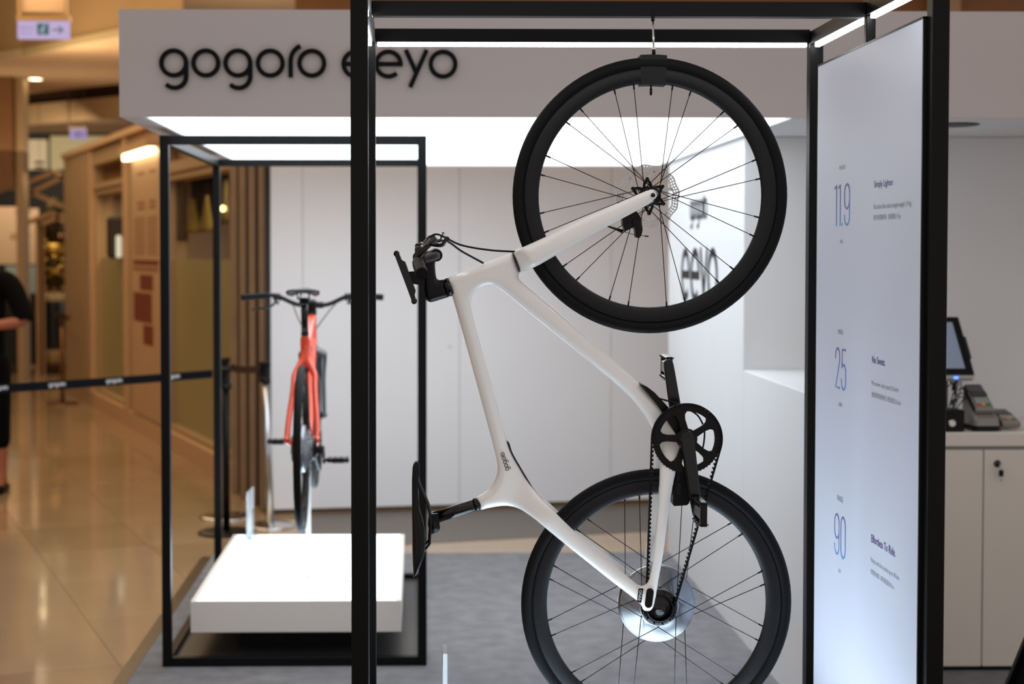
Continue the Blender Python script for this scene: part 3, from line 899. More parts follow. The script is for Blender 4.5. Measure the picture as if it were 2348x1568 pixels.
    A_ = [BB+r1*np.array([cos(t), sin(t)]) for t in np.linspace(base+al, base+2*pi-al, 56)]
    B_ = [RA+r2_*np.array([cos(t), sin(t)]) for t in np.linspace(base-al, base+al, 20)]
    def seg_(p, q, n): return [p+(q-p)*i/n for i in range(1, n)]
    loop = A_+seg_(A_[-1], B_[0], 34)+B_+seg_(B_[-1], A_[0], 34)
    idf = lambda u, v, h: (u, h, v)
    mb = MB(); mb.stroke(loop, 0.0032, idf, -0.0585, -0.0475, closed=True)
    lp = np.array(loop); ln = np.linalg.norm(np.roll(lp, -1, 0)-lp, axis=1); cum = np.concatenate([[0], np.cumsum(ln)])
    cen = (lp.mean(0)); n = int(cum[-1]/0.0105)
    for k in range(n):
        s = cum[-1]*k/n; i = int(np.searchsorted(cum, s, 'right')-1); i = min(i, len(lp)-1)
        t_ = (s-cum[i])/ln[i]; p = lp[i]+(lp[(i+1) % len(lp)]-lp[i])*t_
        tg = (lp[(i+1) % len(lp)]-lp[i])/ln[i]; nn = np.array([-tg[1], tg[0]])
        if (nn@(cen-p)) < 0: nn = -nn
        q = [p-tg*0.0032, p-tg*0.0022+nn*0.0052, p+tg*0.0022+nn*0.0052, p+tg*0.0032]
        mb.prism([tuple(a) for a in q], idf, -0.0585, -0.0475)
    part(mb, 'drive_belt', RUBBER)
    mb = MB(); yl(mb, [(0.031, -0.061), (0.0335, -0.060), (0.0335, -0.045), (0.02, -0.045)], RA, 40); part(mb, 'rear_sprocket', BLACK_SATIN)
    # covers
    mb = MB(); poly = [L(*p, -0.02) for p in ((1468.5, 879.5), (1483, 886), (1500, 899), (1530, 931), (1560, 966), (1568, 998), (1552, 1000), (1534, 972), (1512, 936), (1490, 907))]
    mb.prism([tuple(p) for p in poly], idf, -0.0285, 0.0285); part(mb, 'belt_guard', BLACK_SATIN)
    mb = MB(); poly = [L(*p, -0.01) for p in ((1550, 1078), (1575, 1078), (1579, 1138), (1576, 1150), (1571, 1154), (1542, 1156), (1539, 1151), (1541, 1120))]
    mb.prism([tuple(p) for p in poly], idf, -0.034, 0.01); bx = part(mb, 'battery_latch', BLACK_SATIN)
    mb = MB(); poly = [L(*p, -0.035) for p in ((1553, 1108), (1565, 1108), (1564, 1134), (1551, 1134))]
    mb.prism([tuple(p) for p in poly], idf, -0.037, -0.0335); part(mb, 'latch_button', BLACK_GLOSS, bx)
    mb = MB(); tp = catmull([L(*p, 0.0) for p in ((1164.5, 1012), (1172, 1035), (1190, 1067), (1221, 1118), (1243, 1144))], 5)
    mb.loft([[(p[0]+a*0.003, bb*0.012, p[1]-0.0005+a*0.003) for a, bb in ((-1, -1), (1, -1), (1, 1), (-1, 1))] for p in tp], smooth=False); part(mb, 'trim_strip', BLACK_GLOSS)
    mb = MB(); mb.tube([xz(L(1502, 911, -0.02), -0.02), xz(L(1520, 916, -0.035), -0.035), xz(L(1556, 925, -0.03), -0.03)], 0.0022, 6)
    mb.tube([xz(p, 0.03) for p in catmull([L(*p, 0.03) for p in ((1582, 940), (1602, 955), (1615, 985), (1613, 1020), (1606, 1042))], 4)], 0.0022, 6); part(mb, 'sensor_cable', BLACK_SATIN)
    # drop-out details
    def plate(pts, y, th, nm, m, par):
        mb = MB(); mb.prism([tuple(L(px_, py_, y)) for px_, py_ in pts], idf, y-th, y+th); return part(mb, nm, m, par)
    yd = -(0.062+0.0125)
    for sgn, yy in ((-1, yd), (1, -yd)):
        c1, c2 = L(1490.5, 1357, yd), L(1487, 1385, yd)
        ax = (c2-c1); ax /= np.linalg.norm(ax); a0 = atan2(ax[1], ax[0])
        pl = arc(c1, 0.0092, a0+pi/2, a0+3*pi/2, 10)+arc(c2, 0.0092, a0-pi/2, a0+pi/2, 10)
        mb = MB(); mb.prism([tuple(p) for p in pl], idf, yy-0.0012, yy+0.0012); part(mb, 'axle_slot', BLACK_GLOSS, frame)
        mb = MB()
        for c_ in (c1, c2): mb.stroke([tuple(p) for p in circ(c_, 0.0058, 16)], 0.0014, idf, yy+sgn*0.0011, yy+sgn*0.0024, closed=True)
        part(mb, 'axle_bolt', DARK_METAL, frame)
    plate([(1464.6, 1349), (1475.2, 1349), (1470, 1383), (1460.5, 1378)], yd+0.0005, 0.001, 'black_band', BLACK_GLOSS, frame)
    # printed words
    def wordprint(word, pa, pb, y, Rk, m, par, flip=False):
        a, b2 = L(*pa, y), L(*pb, y); d = b2-a; n_ = np.array([-d[1], d[0]])/np.linalg.norm(d)
        span = word[-1][1]; kk = np.linalg.norm(d)/span; dh = d/np.linalg.norm(d)
        mb = MB()
        for ch, u in word:
            letter_mb(mb, ch, u, lambda uu, vv, h: ((a+dh*uu*kk+n_*vv*kk*Rk)[0], h, (a+dh*uu*kk+n_*vv*kk*Rk)[1]), y-0.0004, y+0.0004, 0.26)
        part(mb, 'logo', m, par)
    wordprint(WORD_G, (1163, 1075), (1152.5, 1041), -0.0215, 1.25, INK, frame)
    wordprint(WORD_E, (1466, 1374), (1469, 1356), yd-0.0008, 1.0, mat('white_print', S(230, 230, 230), 0.5), frame)
    # seat
    mb = MB(); sp0, sp1 = L(1095.8, 1155, 0), L(996, 1187, 0); su = (sp1-sp0)/np.linalg.norm(sp1-sp0)*seat_up; sp1 = sp1+su; LS = lambda x, y: L(x, y, 0)+su
    mb.tube([xz(sp0+(sp0-sp1)*0.1, 0), xz(sp1, 0)], 0.0150, 24); mb.tube([xz(sp0-(sp0-sp1)*0.0, 0), xz(sp0+(sp1-sp0)*0.07, 0)], 0.0168, 24)
    post = part(mb, 'seat_post', BLACK_GLOSS)
    mb = MB(); sc = LS(995.7, 1206); yl(mb, [(0, -0.021), (0.005, -0.021), (0.006, -0.019), (0.0135, -0.019), (0.0145, -0.017), (0.0145, 0.017), (0.0135, 0.019), (0, 0.019)], sc, 24)
    mb.prism([tuple(LS(*p)) for p in ((984, 1176), (1004, 1174), (1008, 1200), (1004, 1216), (986, 1222), (981, 1200))], idf, -0.018, 0.018); part(mb, 'seat_clamp', BLACK_SATIN, post)
    st = [(1057, 953, 958.5, .010), (1062, 949, 961, .016), (1072, 946, 962.5, .020), (1100, 944.5, 960.5, .022), (1130, 944.5, 959, .024), (1165, 944.5, 962, .031), (1200, 945, 971, .046), (1235, 945, 976, .060), (1260, 945, 973, .068), (1285, 945.5, 964, .071), (1303, 946.5, 956, .064), (1313, 947.5, 951, .048)]
    rings = []
    for py, xl, xr, hw in st:
        t_, u_ = LS(xl, py), LS(xr, py); hgt = t_[1]-u_[1]
        prof = [(-1, 0.45), (-0.92, 0.72), (-0.7, 0.93), (-0.35, 1.0), (0, 0.97), (0.35, 1.0), (0.7, 0.93), (0.92, 0.72), (1, 0.45), (0.97, 0.1), (0.8, 0.0), (0.4, 0.35), (0, 0.42), (-0.4, 0.35), (-0.8, 0.0), (-0.97, 0.1)]
        rings.append([(t_[0], a*hw, u_[1]+hgt*b_) for a, b_ in prof])
    mb = MB(); mb.loft(rings); sad = part(mb, 'saddle', BLACK_SATIN)
    mb = MB()
    for s in (-1, 1):
        pts = catmull([np.array([*LS(*p)]) for p in ((957, 1075), (960, 1105), (974, 1138), (985, 1168), (987, 1200), (985, 1232), (984, 1243), (974, 1256), (962, 1272))], 4)
        mb.tube([(p[0], s*(0.012+0.012*min(1, i/14)), p[1]) for i, p in enumerate(pts)], 0.0034, 8)
    part(mb, 'saddle_rails', BLACK_GLOSS, sad)
    # cockpit
    stem = link('stem', STEM_ME, b)
    mb = MB(); hA, hB = L(1030, 658, 0), L(1022, 661, 0)
    mb.tube([xz(hA+(hA-hB)*0.6, 0), xz(hB, 0)], 0.0232, 28); part(mb, 'headset_spacer', BLACK_GLOSS, stem)
    b0 = L(1000, 584, 0); g1 = L(967.5, 628, -0.326); g0 = L(957.5, 600, -0.19)
    def barpt(y):
        a_ = abs(y)
        if a_ < 0.05: return b0
        if a_ < 0.19: return b0+(g0-b0)*ss_(0.05, 0.19, a_)
        return g0+(g1-g0)*(a_-0.19)/0.136
    mb = MB(); ys = np.linspace(-0.322, 0.322, 49); mb.tube([xz(barpt(y), y) for y in ys], 0.0105, 14); mb.tube([xz(barpt(y), y) for y in np.linspace(-0.05, 0.05, 5)], 0.0152, 16)
    hb = part(mb, 'handlebar', BLACK_SATIN)
    for s in (-1, 1):
        mb = MB(); yy = np.linspace(0.20, 0.328, 12)
        rad_ = [0.0135]*2+[0.0146]*8+[0.0146, 0.0138]
        mb.tube([xz(barpt(y), s*y) for y in yy], rad_, 20)
        part(mb, 'grip', RUBBER, hb)
        mb = MB(); p = barpt(0.16)
        mb.tube([xz(p, s*0.152), xz(p, s*0.172)], 0.0155, 16)
        pv = p+np.array([0.030, -0.014]); mb.bbox((p[0]-0.004, min(s*0.148, s*0.176), p[1]-0.012), (p[0]+0.034, max(s*0.148, s*0.176), p[1]+0.012), 0.004)
        tip = L(1024, 551, -0.24)
        lv = catmull([np.array([pv[0], 0.150, pv[1]]), np.array([pv[0]+0.010, 0.165, pv[1]-0.006]), np.array([tip[0]-0.012, 0.20, tip[1]+0.012]), np.array([tip[0]-0.002, 0.25, tip[1]+0.004]), np.array([tip[0]+0.004, 0.285, tip[1]])], 4)
        mb.tube([(p_[0], s*p_[1], p_[2]) for p_ in lv], [0.0065]*4+[0.0055]*(len(lv)-5)+[0.0065], 8)
        mb.tube([xz(L(961, 590, -0.185), s*0.185), xz(L(974, 570, -0.18), s*0.178), xz(L(990, 552, -0.17), s*0.168), xz(L(999, 547, -0.165), s*0.162)], [0.005, 0.0075, 0.008, 0.005], 10)
        lever = part(mb, 'brake_lever', BLACK_GLOSS)
        mb = MB(); mb.tube([(pv[0], s*0.13, pv[1]+0.004), (pv[0]+0.001, s*0.150, pv[1]+0.002)], 0.0042, 8); mb.tube([xz(pv+np.array([0.004, -0.012]), s*0.162), xz(pv+np.array([0.004, 0.012]), s*0.162)], 0.003, 8); part(mb, 'cable_adjuster', CHROME, lever)
        if s < 0: ctrl = [(pv[0], -0.13, pv[1]+0.004), (*[L(1018, 551, -0.06)[0]], -0.085, L(1018, 551, -0.06)[1]), (L(1060, 577, -0.05)[0], -0.05, L(1060, 577, -0.05)[1]), (L(1108, 603, -0.012)[0], -0.012, L(1108, 603, -0.012)[1])]
        else: ctrl = [(pv[0], 0.13, pv[1]+0.004), (L(1000, 537, 0.09)[0], 0.095, L(1000, 537, 0.09)[1]), (L(1055, 561, 0.07)[0], 0.07, L(1055, 561, 0.07)[1]), (L(1120, 573, 0.03)[0], 0.03, L(1120, 573, 0.03)[1]), (L(1182, 577, 0)[0], 0.0, L(1182, 577, 0)[1])]
        mb = MB(); mb.tube(catmull(ctrl, 7), 0.0026, 8); part(mb, 'brake_cable', BLACK_SATIN)
    if phone:
        mb = MB(); a_, c_ = L(907, 578, 0), L(950, 693, 0)
        d = (c_-a_)/np.linalg.norm(c_-a_); n_ = np.array([d[1], -d[0]]); n_ = n_ if n_[1] < 0 else -n_
        Lp = np.linalg.norm(c_-a_)
        def pp(u, v): return tuple(a_+d*u+n_*v)
        mb.prism([pp(0.0, 0.0), pp(0.01, -0.004), pp(Lp-0.01, -0.004), pp(Lp, 0.0), pp(Lp, 0.006), pp(Lp*0.86, 0.008), pp(Lp*0.8, 0.014), pp(Lp*0.22, 0.014), pp(Lp*0.16, 0.008), pp(0.0, 0.007)], idf, -0.036, 0.036)
        ph = part(mb, 'phone_holder', BLACK_GLOSS)
        mb = MB()
        for u in (0.004, Lp-0.004):
            mb.tube([xz(np.array(pp(u, 0.001)), -0.030), xz(np.array(pp(u, 0.001)), 0.030)], 0.0072, 10)
        part(mb, 'holder_jaw', BLACK_SATIN, ph)
        mb = MB(); mb.prism([pp(Lp*0.42, 0.012), pp(Lp*0.66, 0.012), tuple(L(978, 655, 0)), tuple(L(976, 620, 0))], idf, -0.013, 0.013); part(mb, 'holder_arm', BLACK_SATIN, ph)
    # brake caliper
    mb = MB(); poly = [(1426.5, 500), (1440, 490), (1457, 482), (1468.6, 499), (1472.4, 526), (1470, 538), (1464.8, 546), (1457, 544), (1454, 519), (1432, 531), (1426.5, 513)]
    mb.prism([tuple(L(*p, 0.03)) for p in poly], idf, 0.020, 0.050)
    mb.prism([tuple(L(*p, 0.03)) for p in ((1448, 505), (1462, 500), (1466, 520), (1452, 524))], idf, 0.012, 0.055)
    cal = part(mb, 'brake_caliper', BLACK_SATIN)
    mb = MB(); mb.tube([xz(L(*p, 0.035), 0.035) for p in ((1392, 518), (1412, 525), (1428, 531))], [0.0022, 0.003, 0.005], 8)
    mb.tube([xz(L(*p, 0.03), 0.03) for p in ((1430, 531), (1452, 538), (1478, 541))], 0.0008, 5); mb.tube([xz(L(*p, 0.03), 0.03) for p in ((1478, 541), (1487, 542))], 0.0016, 6)
    part(mb, 'brake_hose', BLACK_SATIN, cal)
    return b
ROTW = Matrix((tuple([ex_[0], ey_[0], ez_[0]]), tuple([ex_[1], ey_[1], ez_[1]]), tuple([ex_[2], ey_[2], ez_[2]])))
bw = build_bike('white bicycle hanging upright by its front wheel in the near frame', W0, ROTW, WHITE_LACQ, True)
ax0 = P(692, 1028, 6.27)
ROTO = Matrix(((-0.016, -1, 0), (1, -0.016, 0), (0, 0, 1)))
bo = build_bike('orange bicycle seen from behind on the glowing podium', ax0, ROTO.to_quaternion().to_matrix(), ORANGE_LACQ, False, mat('dark_grey_fork', (0.03, 0.034, 0.04), 0.35, coat=0.3), 0.036)

# hook that carries the white bicycle
hk = empty('wheel_hanger', (W1[0], W1[1], 2.283), 'black wheel clamp hanging on a steel rod from the near frame beam', 'hanger')
xh = P(1497, 60, 3.83)[0]; Yh = W1[1]
def wp(x, y, Y): return P(x, y, Y)
zt = 2.283; zc = P(1497, 113, Yh)[2]
mb = MB(); mb.tube([(xh, Yh+0.02, zt), (xh, Yh+0.02, zt-0.012)], 0.0045, 12); mb.build('top_nut', BLACK_SATIN, hk)
mb = MB(); mb.tube([(xh, Yh+0.02, zt-0.010), (xh, Yh+0.004, zc)], 0.0024, 10); mb.build('rod', STEEL, hk)
mb = MB(); mb.tube([(xh, Yh+0.004, zc+0.005), (xh, Yh+0.004, zc-0.002)], 0.0045, 6); mb.build('hex_nut', CHROME, hk)
mb = MB(); mb.tube([(xh, Yh+0.004, zc-0.001), (xh, Yh+0.003, zc-0.012)], 0.0046, 12); mb.build('collar', BLACK_SATIN, hk)
cx_, cz_ = W1[0], W1[2]
th = atan2(0.033, 0.342)
ro, ri_ = 0.3475, 0.2735
mb = MB()
A = [(-th+2*th*i/8)+0.012 for i in range(9)]
outer = [(cx_+ro*sin(a), cz_+ro*cos(a)) for a in A]; inner = [(cx_+ri_*sin(a)*1.18, cz_+ri_*cos(a)) for a in A]
fY = lambda u, v, h: (u, h, v)
for y0_, y1_ in ((Yh-0.022, Yh-0.0175), (Yh+0.0175, Yh+0.022)):
    mb.prism(outer+inner[::-1], fY, y0_, y1_)
top2 = [(cx_+(ro-0.004)*sin(a), cz_+(ro-0.004)*cos(a)) for a in A]
mb.prism(outer+top2[::-1], fY, Yh-0.0175, Yh+0.0175)
in2 = [(cx_+(ri_+0.003)*sin(a)*1.18, cz_+(ri_+0.003)*cos(a)) for a in A]
for y0_, y1_ in ((Yh-0.0175, Yh-0.004), (Yh+0.004, Yh+0.0175)): mb.prism(in2+inner[::-1], fY, y0_, y1_)
mb.build('clamp', mat('black_folded_steel', (0.006, 0.006, 0.0065), 0.5, spec=0.25), hk)
mb = MB()
for dx in (-0.016, 0.016):
    M = Matrix.Translation((cx_+dx+0.004, Yh-0.022, cz_+0.291)) @ Matrix.Rotation(pi/2, 4, 'X')
    mb.lathe([(0, 0.0012), (0.0022, 0.001), (0.003, 0.0)], M, 10)
mb.build('rivets', BLACK_GLOSS, hk)

# stand below the orange bicycle
sd = empty('bike_stand', (-0.45, 6.9, 0.255), 'slim white post holding up the orange bicycle on the podium', 'stand')
def ow(x, y, z): return Vector([float(a) for a in ax0])+ROTO @ Vector((x, y, z))
BBo = L(1567, 1001, 0); q = ow(BBo[0]+0.02, 0, BBo[1])
Bx('post', (q.x-0.010, q.y-0.012, 0.268), (q.x+0.012, q.y+0.012, q.z-0.035), WHITE_LACQ2, sd, r=0.002)
Bx('foot', (q.x-0.022, q.y-0.03, 0.255), (q.x+0.022, q.y+0.03, 0.268), WHITE_LACQ2, sd, r=0.002)
Bx('cradle', (q.x-0.024, q.y-0.03, q.z-0.045), (q.x+0.024, q.y+0.03, q.z-0.024), WHITE_LACQ2, sd, r=0.003)

# clear acrylic holders
def holder(label, x, y, z, hgt, wd, dp, slant):
    h = empty('sign_holder', (x, y, z), label, 'sign holder')
    mb = MB(); mb.bbox((x-0.034, y-0.06, z), (x+0.034, y+0.06, z+0.010), 0.002); mb.build('foot', ACRYL, h)
    mb = MB(); mb.add([(x-wd/2, y-dp, z+0.010), (x+wd/2, y-dp, z+0.010), (x+wd/2, y+dp, z+0.010), (x-wd/2, y+dp, z+0.010), (x-wd/2, y-dp, z+hgt-slant), (x+wd/2, y-dp, z+hgt), (x+wd/2, y+dp, z+hgt), (x-wd/2, y+dp, z+hgt-slant)], [(0,3,2,1),(4,5,6,7),(0,1,5,4),(1,2,6,5),(2,3,7,6),(3,0,4,7)]); mb.build('blade', ACRYL, h)
q = Pz(574, 1236, 0.255)
holder('clear acrylic sign holder on the far left corner of the glowing podium', q[0], q[1], 0.255, 0.262, 0.026, 0.05, 0.022)
q = P(995, 1488, 4.2)
holder('clear acrylic sign holder seen edge-on at the lower edge beside the white bicycle', q[0]+0.03, 4.2, 0.41, q[2]-0.41, 0.0125, 0.05, 0.0)

# ================================================================== COUNTER SIDE
GREYW = mat('warm_white_laminate', S(226, 220, 210), 0.45, var=0.012, scale=2)
ct = empty('counter_cabinet', (2.5, 6.33, 0.012), 'white counter cabinet with two doors behind the right frame post', 'cabinet')
CX0, CX1, CY0, CY1 = 1.77, 3.30, 6.085, 6.585
Bx('carcass', (CX0, CY0+0.022, 0.03), (CX1, CY1, 0.905), GREYW, ct)
Bx('plinth', (CX0+0.01, CY0+0.012, 0.012), (CX1, CY1, 0.03), BLACK_SATIN, ct)
Bx('worktop', (CX0-0.01, CY0-0.006, 0.918), (CX1, CY1+0.01, 0.971), GREYW, ct, r=0.002)
Bx('top_rail', (CX0, CY0+0.008, 0.905), (CX1, CY1, 0.918), mat('grey_shadow_gap', S(150, 150, 142), 0.5), ct)
dsplit = P(2253, 1300, CY0)[0]
d1 = Bx('door', (CX0+0.004, CY0, 0.030), (dsplit-0.0025, CY0+0.02, 0.903), GREYW, ct, r=0.0015)
d2 = Bx('door', (dsplit+0.0025, CY0, 0.030), (CX1, CY0+0.02, 0.903), GREYW, ct, r=0.0015)
q = P(2287, 1063, CY0)
MY = lambda p: Matrix.Translation((float(p[0]), float(p[1]), float(p[2]))) @ Matrix.Rotation(pi/2, 4, 'X')
mb = MB(); mb.lathe([(0, 0.012), (0.009, 0.012), (0.012, 0.008), (0.013, 0.0), (0.015, 0.0), (0.015, -0.001)], MY((q[0], CY0-0.0005, q[2])), 20); mb.build('lock', DARK_METAL, d2)
ky = empty('key', (q[0], CY0-0.02, q[2]), 'small key with a black tag hanging from the cabinet door lock', 'key')
mb = MB(); mb.box((q[0]-0.0012, CY0-0.030, q[2]-0.010), (q[0]+0.0012, CY0-0.012, q[2]+0.006)); mb.tube([(q[0]+0.001, CY0-0.028, q[2]-0.006), (q[0]+0.006, CY0-0.024, q[2]-0.024)], 0.0012, 6); mb.build('blade', STEEL, ky)
mb = MB(); mb.bbox((q[0]-0.003, CY0-0.028, q[2]-0.048), (q[0]+0.016, CY0-0.020, q[2]-0.022), 0.003); mb.build('tag', BLACK_SATIN, ky)
mb = MB(); mb.tube([(q[0]+0.007, CY0-0.024, q[2]-0.046), (q[0]+0.009, CY0-0.02, q[2]-0.070)], 0.0018, 6); mb.build('spare_key', STEEL, ky)
ZT = 0.971
# monitor
YM = 6.17
bl = P(2237, 861, YM); tr = P(2206, 737, YM+0.2)
mo = empty('checkout_monitor', (2.08, 6.3, ZT), 'tilted black touchscreen monitor with silver back at the left end of the counter', 'monitor')
ang = radians(41); Hm = 0.305; xr_ = bl[0]; xl_ = xr_-0.37
M = Matrix.Translation((0, YM, float(bl[2]))) @ Matrix.Rotation(-ang, 4, 'X')
SILV = mat('silver_plastic', S(190, 190, 188), 0.35, metal=0.2)
mb = MB(); mb.bbox((xl_, 0.004, -0.004), (xr_+0.003, 0.040, Hm+0.004), 0.010, M); mb.build('shell', SILV, mo)
mb = MB(); mb.bbox((xl_+0.003, -0.002, 0.004), (xr_-0.002, 0.006, Hm), 0.005, M); bz = mb.build('bezel', BLACK_SATIN, mo)
mb = MB(); mb.box((xl_+0.035, -0.0035, 0.034), (xr_-0.036, -0.001, Hm-0.032), M); mb.build('screen', mat('lit_screen', S(130, 142, 162), 0.2, emit=0.1, ecol=S(150, 165, 190), var=0.06, scale=6), bz)
mb = MB(); mb.box((xr_-0.085, 0.006, -0.0055), (xr_-0.070, 0.014, -0.003), M); mb.build('power_light', emission('blue_led', (0.05, 0.15, 1.0), 6), mo)
mb = MB(); mb.box((xr_+0.003, 0.012, 0.10), (xr_+0.010, 0.03, 0.21), M); mb.build('card_reader', BLACK_SATIN, mo)
xs_ = P(2174, 900, 6.28)[0]
mb = MB(); mb.tube([(xs_, 6.32, ZT+0.012), (xs_, 6.32, float(bl[2])+0.06)], 0.012, 14); mb.lathe([(0, 0.012), (0.06, 0.012), (0.065, 0.008), (0.065, 0.0), (0, 0)], Matrix.Translation((xs_, 6.32, ZT)), 24); mb.build('stand', BLACK_SATIN, mo)
cb = empty('cable_bundle', (2.15, 6.28, ZT), 'tangled black cables beneath the checkout monitor', 'cable')
for i, pts in enumerate([[(2178, 872), (2192, 900), (2186, 930), (2182, 955)], [(2174, 945), (2186, 905), (2206, 890), (2220, 905), (2214, 950)], [(2178, 930), (2196, 905), (2215, 902), (2222, 915)],
                         [(2200, 866), (2204, 885), (2196, 915), (2190, 932)], [(2182, 915), (2190, 938), (2212, 912), (2216, 924), (2204, 942)], [(2186, 925), (2202, 910), (2214, 916), (2222, 952), (2218, 968)], [(2170, 890), (2180, 880), (2190, 872), (2198, 880), (2184, 905)]]):
    mb = MB(); w3 = [P(x, y, 6.25+0.02*((i*3+j) % 4)) for j, (x, y) in enumerate(pts)]
    if i in (1, 4): w3[-1][2] = ZT+0.004
    mb.tube(catmull(w3, 6), 0.0026 if i != 0 else 0.004, 6)
    mb.build('cable', BLACK_SATIN, cb)
mb = MB(); mb.tube([P(2196, 871, 6.24), P(2190, 879, 6.24), P(2187, 889, 6.24), P(2184, 896, 6.24)], [0.003, 0.008, 0.009, 0.004], 10); mb.build('ferrite_bead', BLACK_SATIN, cb)
# cash box
a, b = P(2100, 990, 6.12), P(2213, 940, 6.12)
bxo = empty('cash_box', (2.15, 6.25, ZT), 'black cash box with a round chrome lock on the counter', 'box')
mb = MB(); mb.bbox((a[0], 6.12, ZT), (b[0], 6.22, b[2]), 0.006); bd_ = mb.build('body', BLACK_SATIN, bxo)
q = P(2183, 970, 6.12)
mb = MB(); mb.lathe([(0.009, 0.001), (0.0105, 0.006), (0.0135, 0.006), (0.0145, 0.0)], MY((q[0], 6.12, q[2])), 24); mb.lathe([(0, 0.003), (0.009, 0.003)], MY((q[0], 6.12, q[2])), 24); mb.build('lock', CHROME, bd_)
# payment terminals
KEY = mat('pale_green_key', S(168, 178, 168), 0.5)
REDK, YELK, GRNK = mat('red_key', S(215, 70, 62), 0.4), mat('yellow_key', S(225, 175, 50), 0.4), mat('green_key', S(36, 130, 60), 0.4)
GREYP = mat('grey_plastic', S(138, 134, 128), 0.35, metal=0.3)
def terminal(label, xc, y0, z0, w_, l_, tilt, dock):
    t = empty('payment_terminal', (xc, y0+0.08, ZT), label, 'card terminal')
    if dock:
        mb = MB(); mb.loft([[(xc+sx*(w_/2+0.016-i*0.006), y0-0.012+yy+i*0.006*(1 if yy < 0.1 else -1), ZT+zz) for sx, yy in ((-1, 0.0), (-0.75, -0.014), (0.75, -0.014), (1, 0.0), (1, l_*0.8), (-1, l_*0.8))] for i, zz in ((0, 0.0), (0, 0.022))], smooth=False)
        mb.build('dock_base', BLACK_SATIN, t)
        mb = MB(); mb.loft([[(xc+sx*(w_/2+0.013-i*0.005), y0-0.012+yy+i*0.004, ZT+zz+yy*i*0.3) for sx, yy in ((-1, 0.0), (-0.75, -0.013), (0.75, -0.013), (1, 0.0), (1, l_*0.78), (-1, l_*0.78))] for i, zz in ((0, 0.022), (1, 0.048), (2, 0.058))], smooth=False)
        mb.build('dock', GREYP, t)
    M = Matrix.Translation((xc, y0, z0)) @ Matrix.Rotation(tilt, 4, 'X')
    mb = MB(); mb.bbox((-w_/2, 0, -0.028), (w_/2, l_, 0.0), 0.008, M); mb.build('body', BLACK_SATIN, t)
    mb = MB(); mb.bbox((-w_/2+0.004, 0.002, -0.008), (w_/2-0.004, l_*0.68, 0.003), 0.004, M); mb.bbox((-w_/2+0.002, -0.004, -0.024), (w_/2-0.002, 0.012, 0.001), 0.005, M); cov = mb.build('cover', GREYP, t)
    mb = MB(); mb.bbox((-w_/2+0.008, l_*0.46, 0.003), (w_/2-0.008, l_*0.64, 0.007 if not dock else 0.012), 0.003, M); mb.build('display_hood', mat('dark_hood', S(62, 66, 62), 0.4), cov)
    mb = MB(); mb.bbox((-w_/2+0.006, l_*0.70, -0.004), (w_/2-0.006, l_*0.98, 0.004), 0.004, M); mb.build('printer_lid', mat('violet_grey_plastic', S(88, 84, 94), 0.3), t)
    kw = (w_-0.03)/3
    for r in range(3):
        for c in range(3):
            mb = MB(); mb.bbox((-w_/2+0.015+c*kw+0.001, 0.036+r*0.014, 0.003), (-w_/2+0.015+(c+1)*kw-0.001, 0.036+r*0.014+0.011, 0.0055), 0.0012, M); mb.build('key', KEY, cov)
    for c, km in enumerate((REDK, YELK, GRNK)):
        mb = MB(); mb.bbox((-w_/2+0.015+c*kw+0.001, 0.020, 0.003), (-w_/2+0.015+(c+1)*kw-0.001, 0.033, 0.006), 0.0012, M); mb.build('key', km, cov)
    return t
q = P(2262, 940, 6.15)
terminal('tall grey card terminal docked on a stand beside the cash box', q[0], 6.16, P(2262, 938, 6.15)[2], 0.082, 0.175, radians(30), True)
q = P(2322, 960, 6.15)
terminal('low grey card terminal lying at the right end of the counter', q[0], 6.16, ZT+0.035, 0.082, 0.16, radians(13), False)
# dark sloping stand at the lower right
a, b = P(2310, 1568, 4.9), P(2349, 1474, 4.9)
fs = empty('folding_stand', (a[0]+0.2, 4.7, 0.012), 'black sloping folding stand cut off by the lower right corner', 'stand')
dz = (b[2]-a[2])/(b[0]-a[0])
xb = a[0]-(a[2]-0.012)/dz
for y in (4.9, 4.6):
    mb = MB(); xt = a[0]+0.26; ztp = 0.012+(xt-xb)*dz
    mb.prism([(xb, 0.012), (xb+0.028, 0.012), (xt+0.028, ztp), (xt, ztp)], lambda u, v, h: (u, h, v), y, y+0.02); mb.build('leg', BLACK_SATIN, fs)
mb = MB(); x_a = a[0]-0.02; z_a = 0.012+(x_a-xb)*dz
mb.prism([(x_a+0.024, z_a), (x_a+0.032, z_a), (xt+0.03, ztp), (xt+0.02, ztp)], lambda u, v, h: (u, h, v), 4.62, 4.90); mb.build('cloth', CLOTH_BLACK, fs)
mb = MB(); mb.prism([(xt, ztp-0.02), (xt+0.03, ztp-0.02), (xt+0.34, 0.012), (xt+0.31, 0.012)], lambda u, v, h: (u, h, v), 4.76, 4.78); mb.build('leg', BLACK_SATIN, fs)

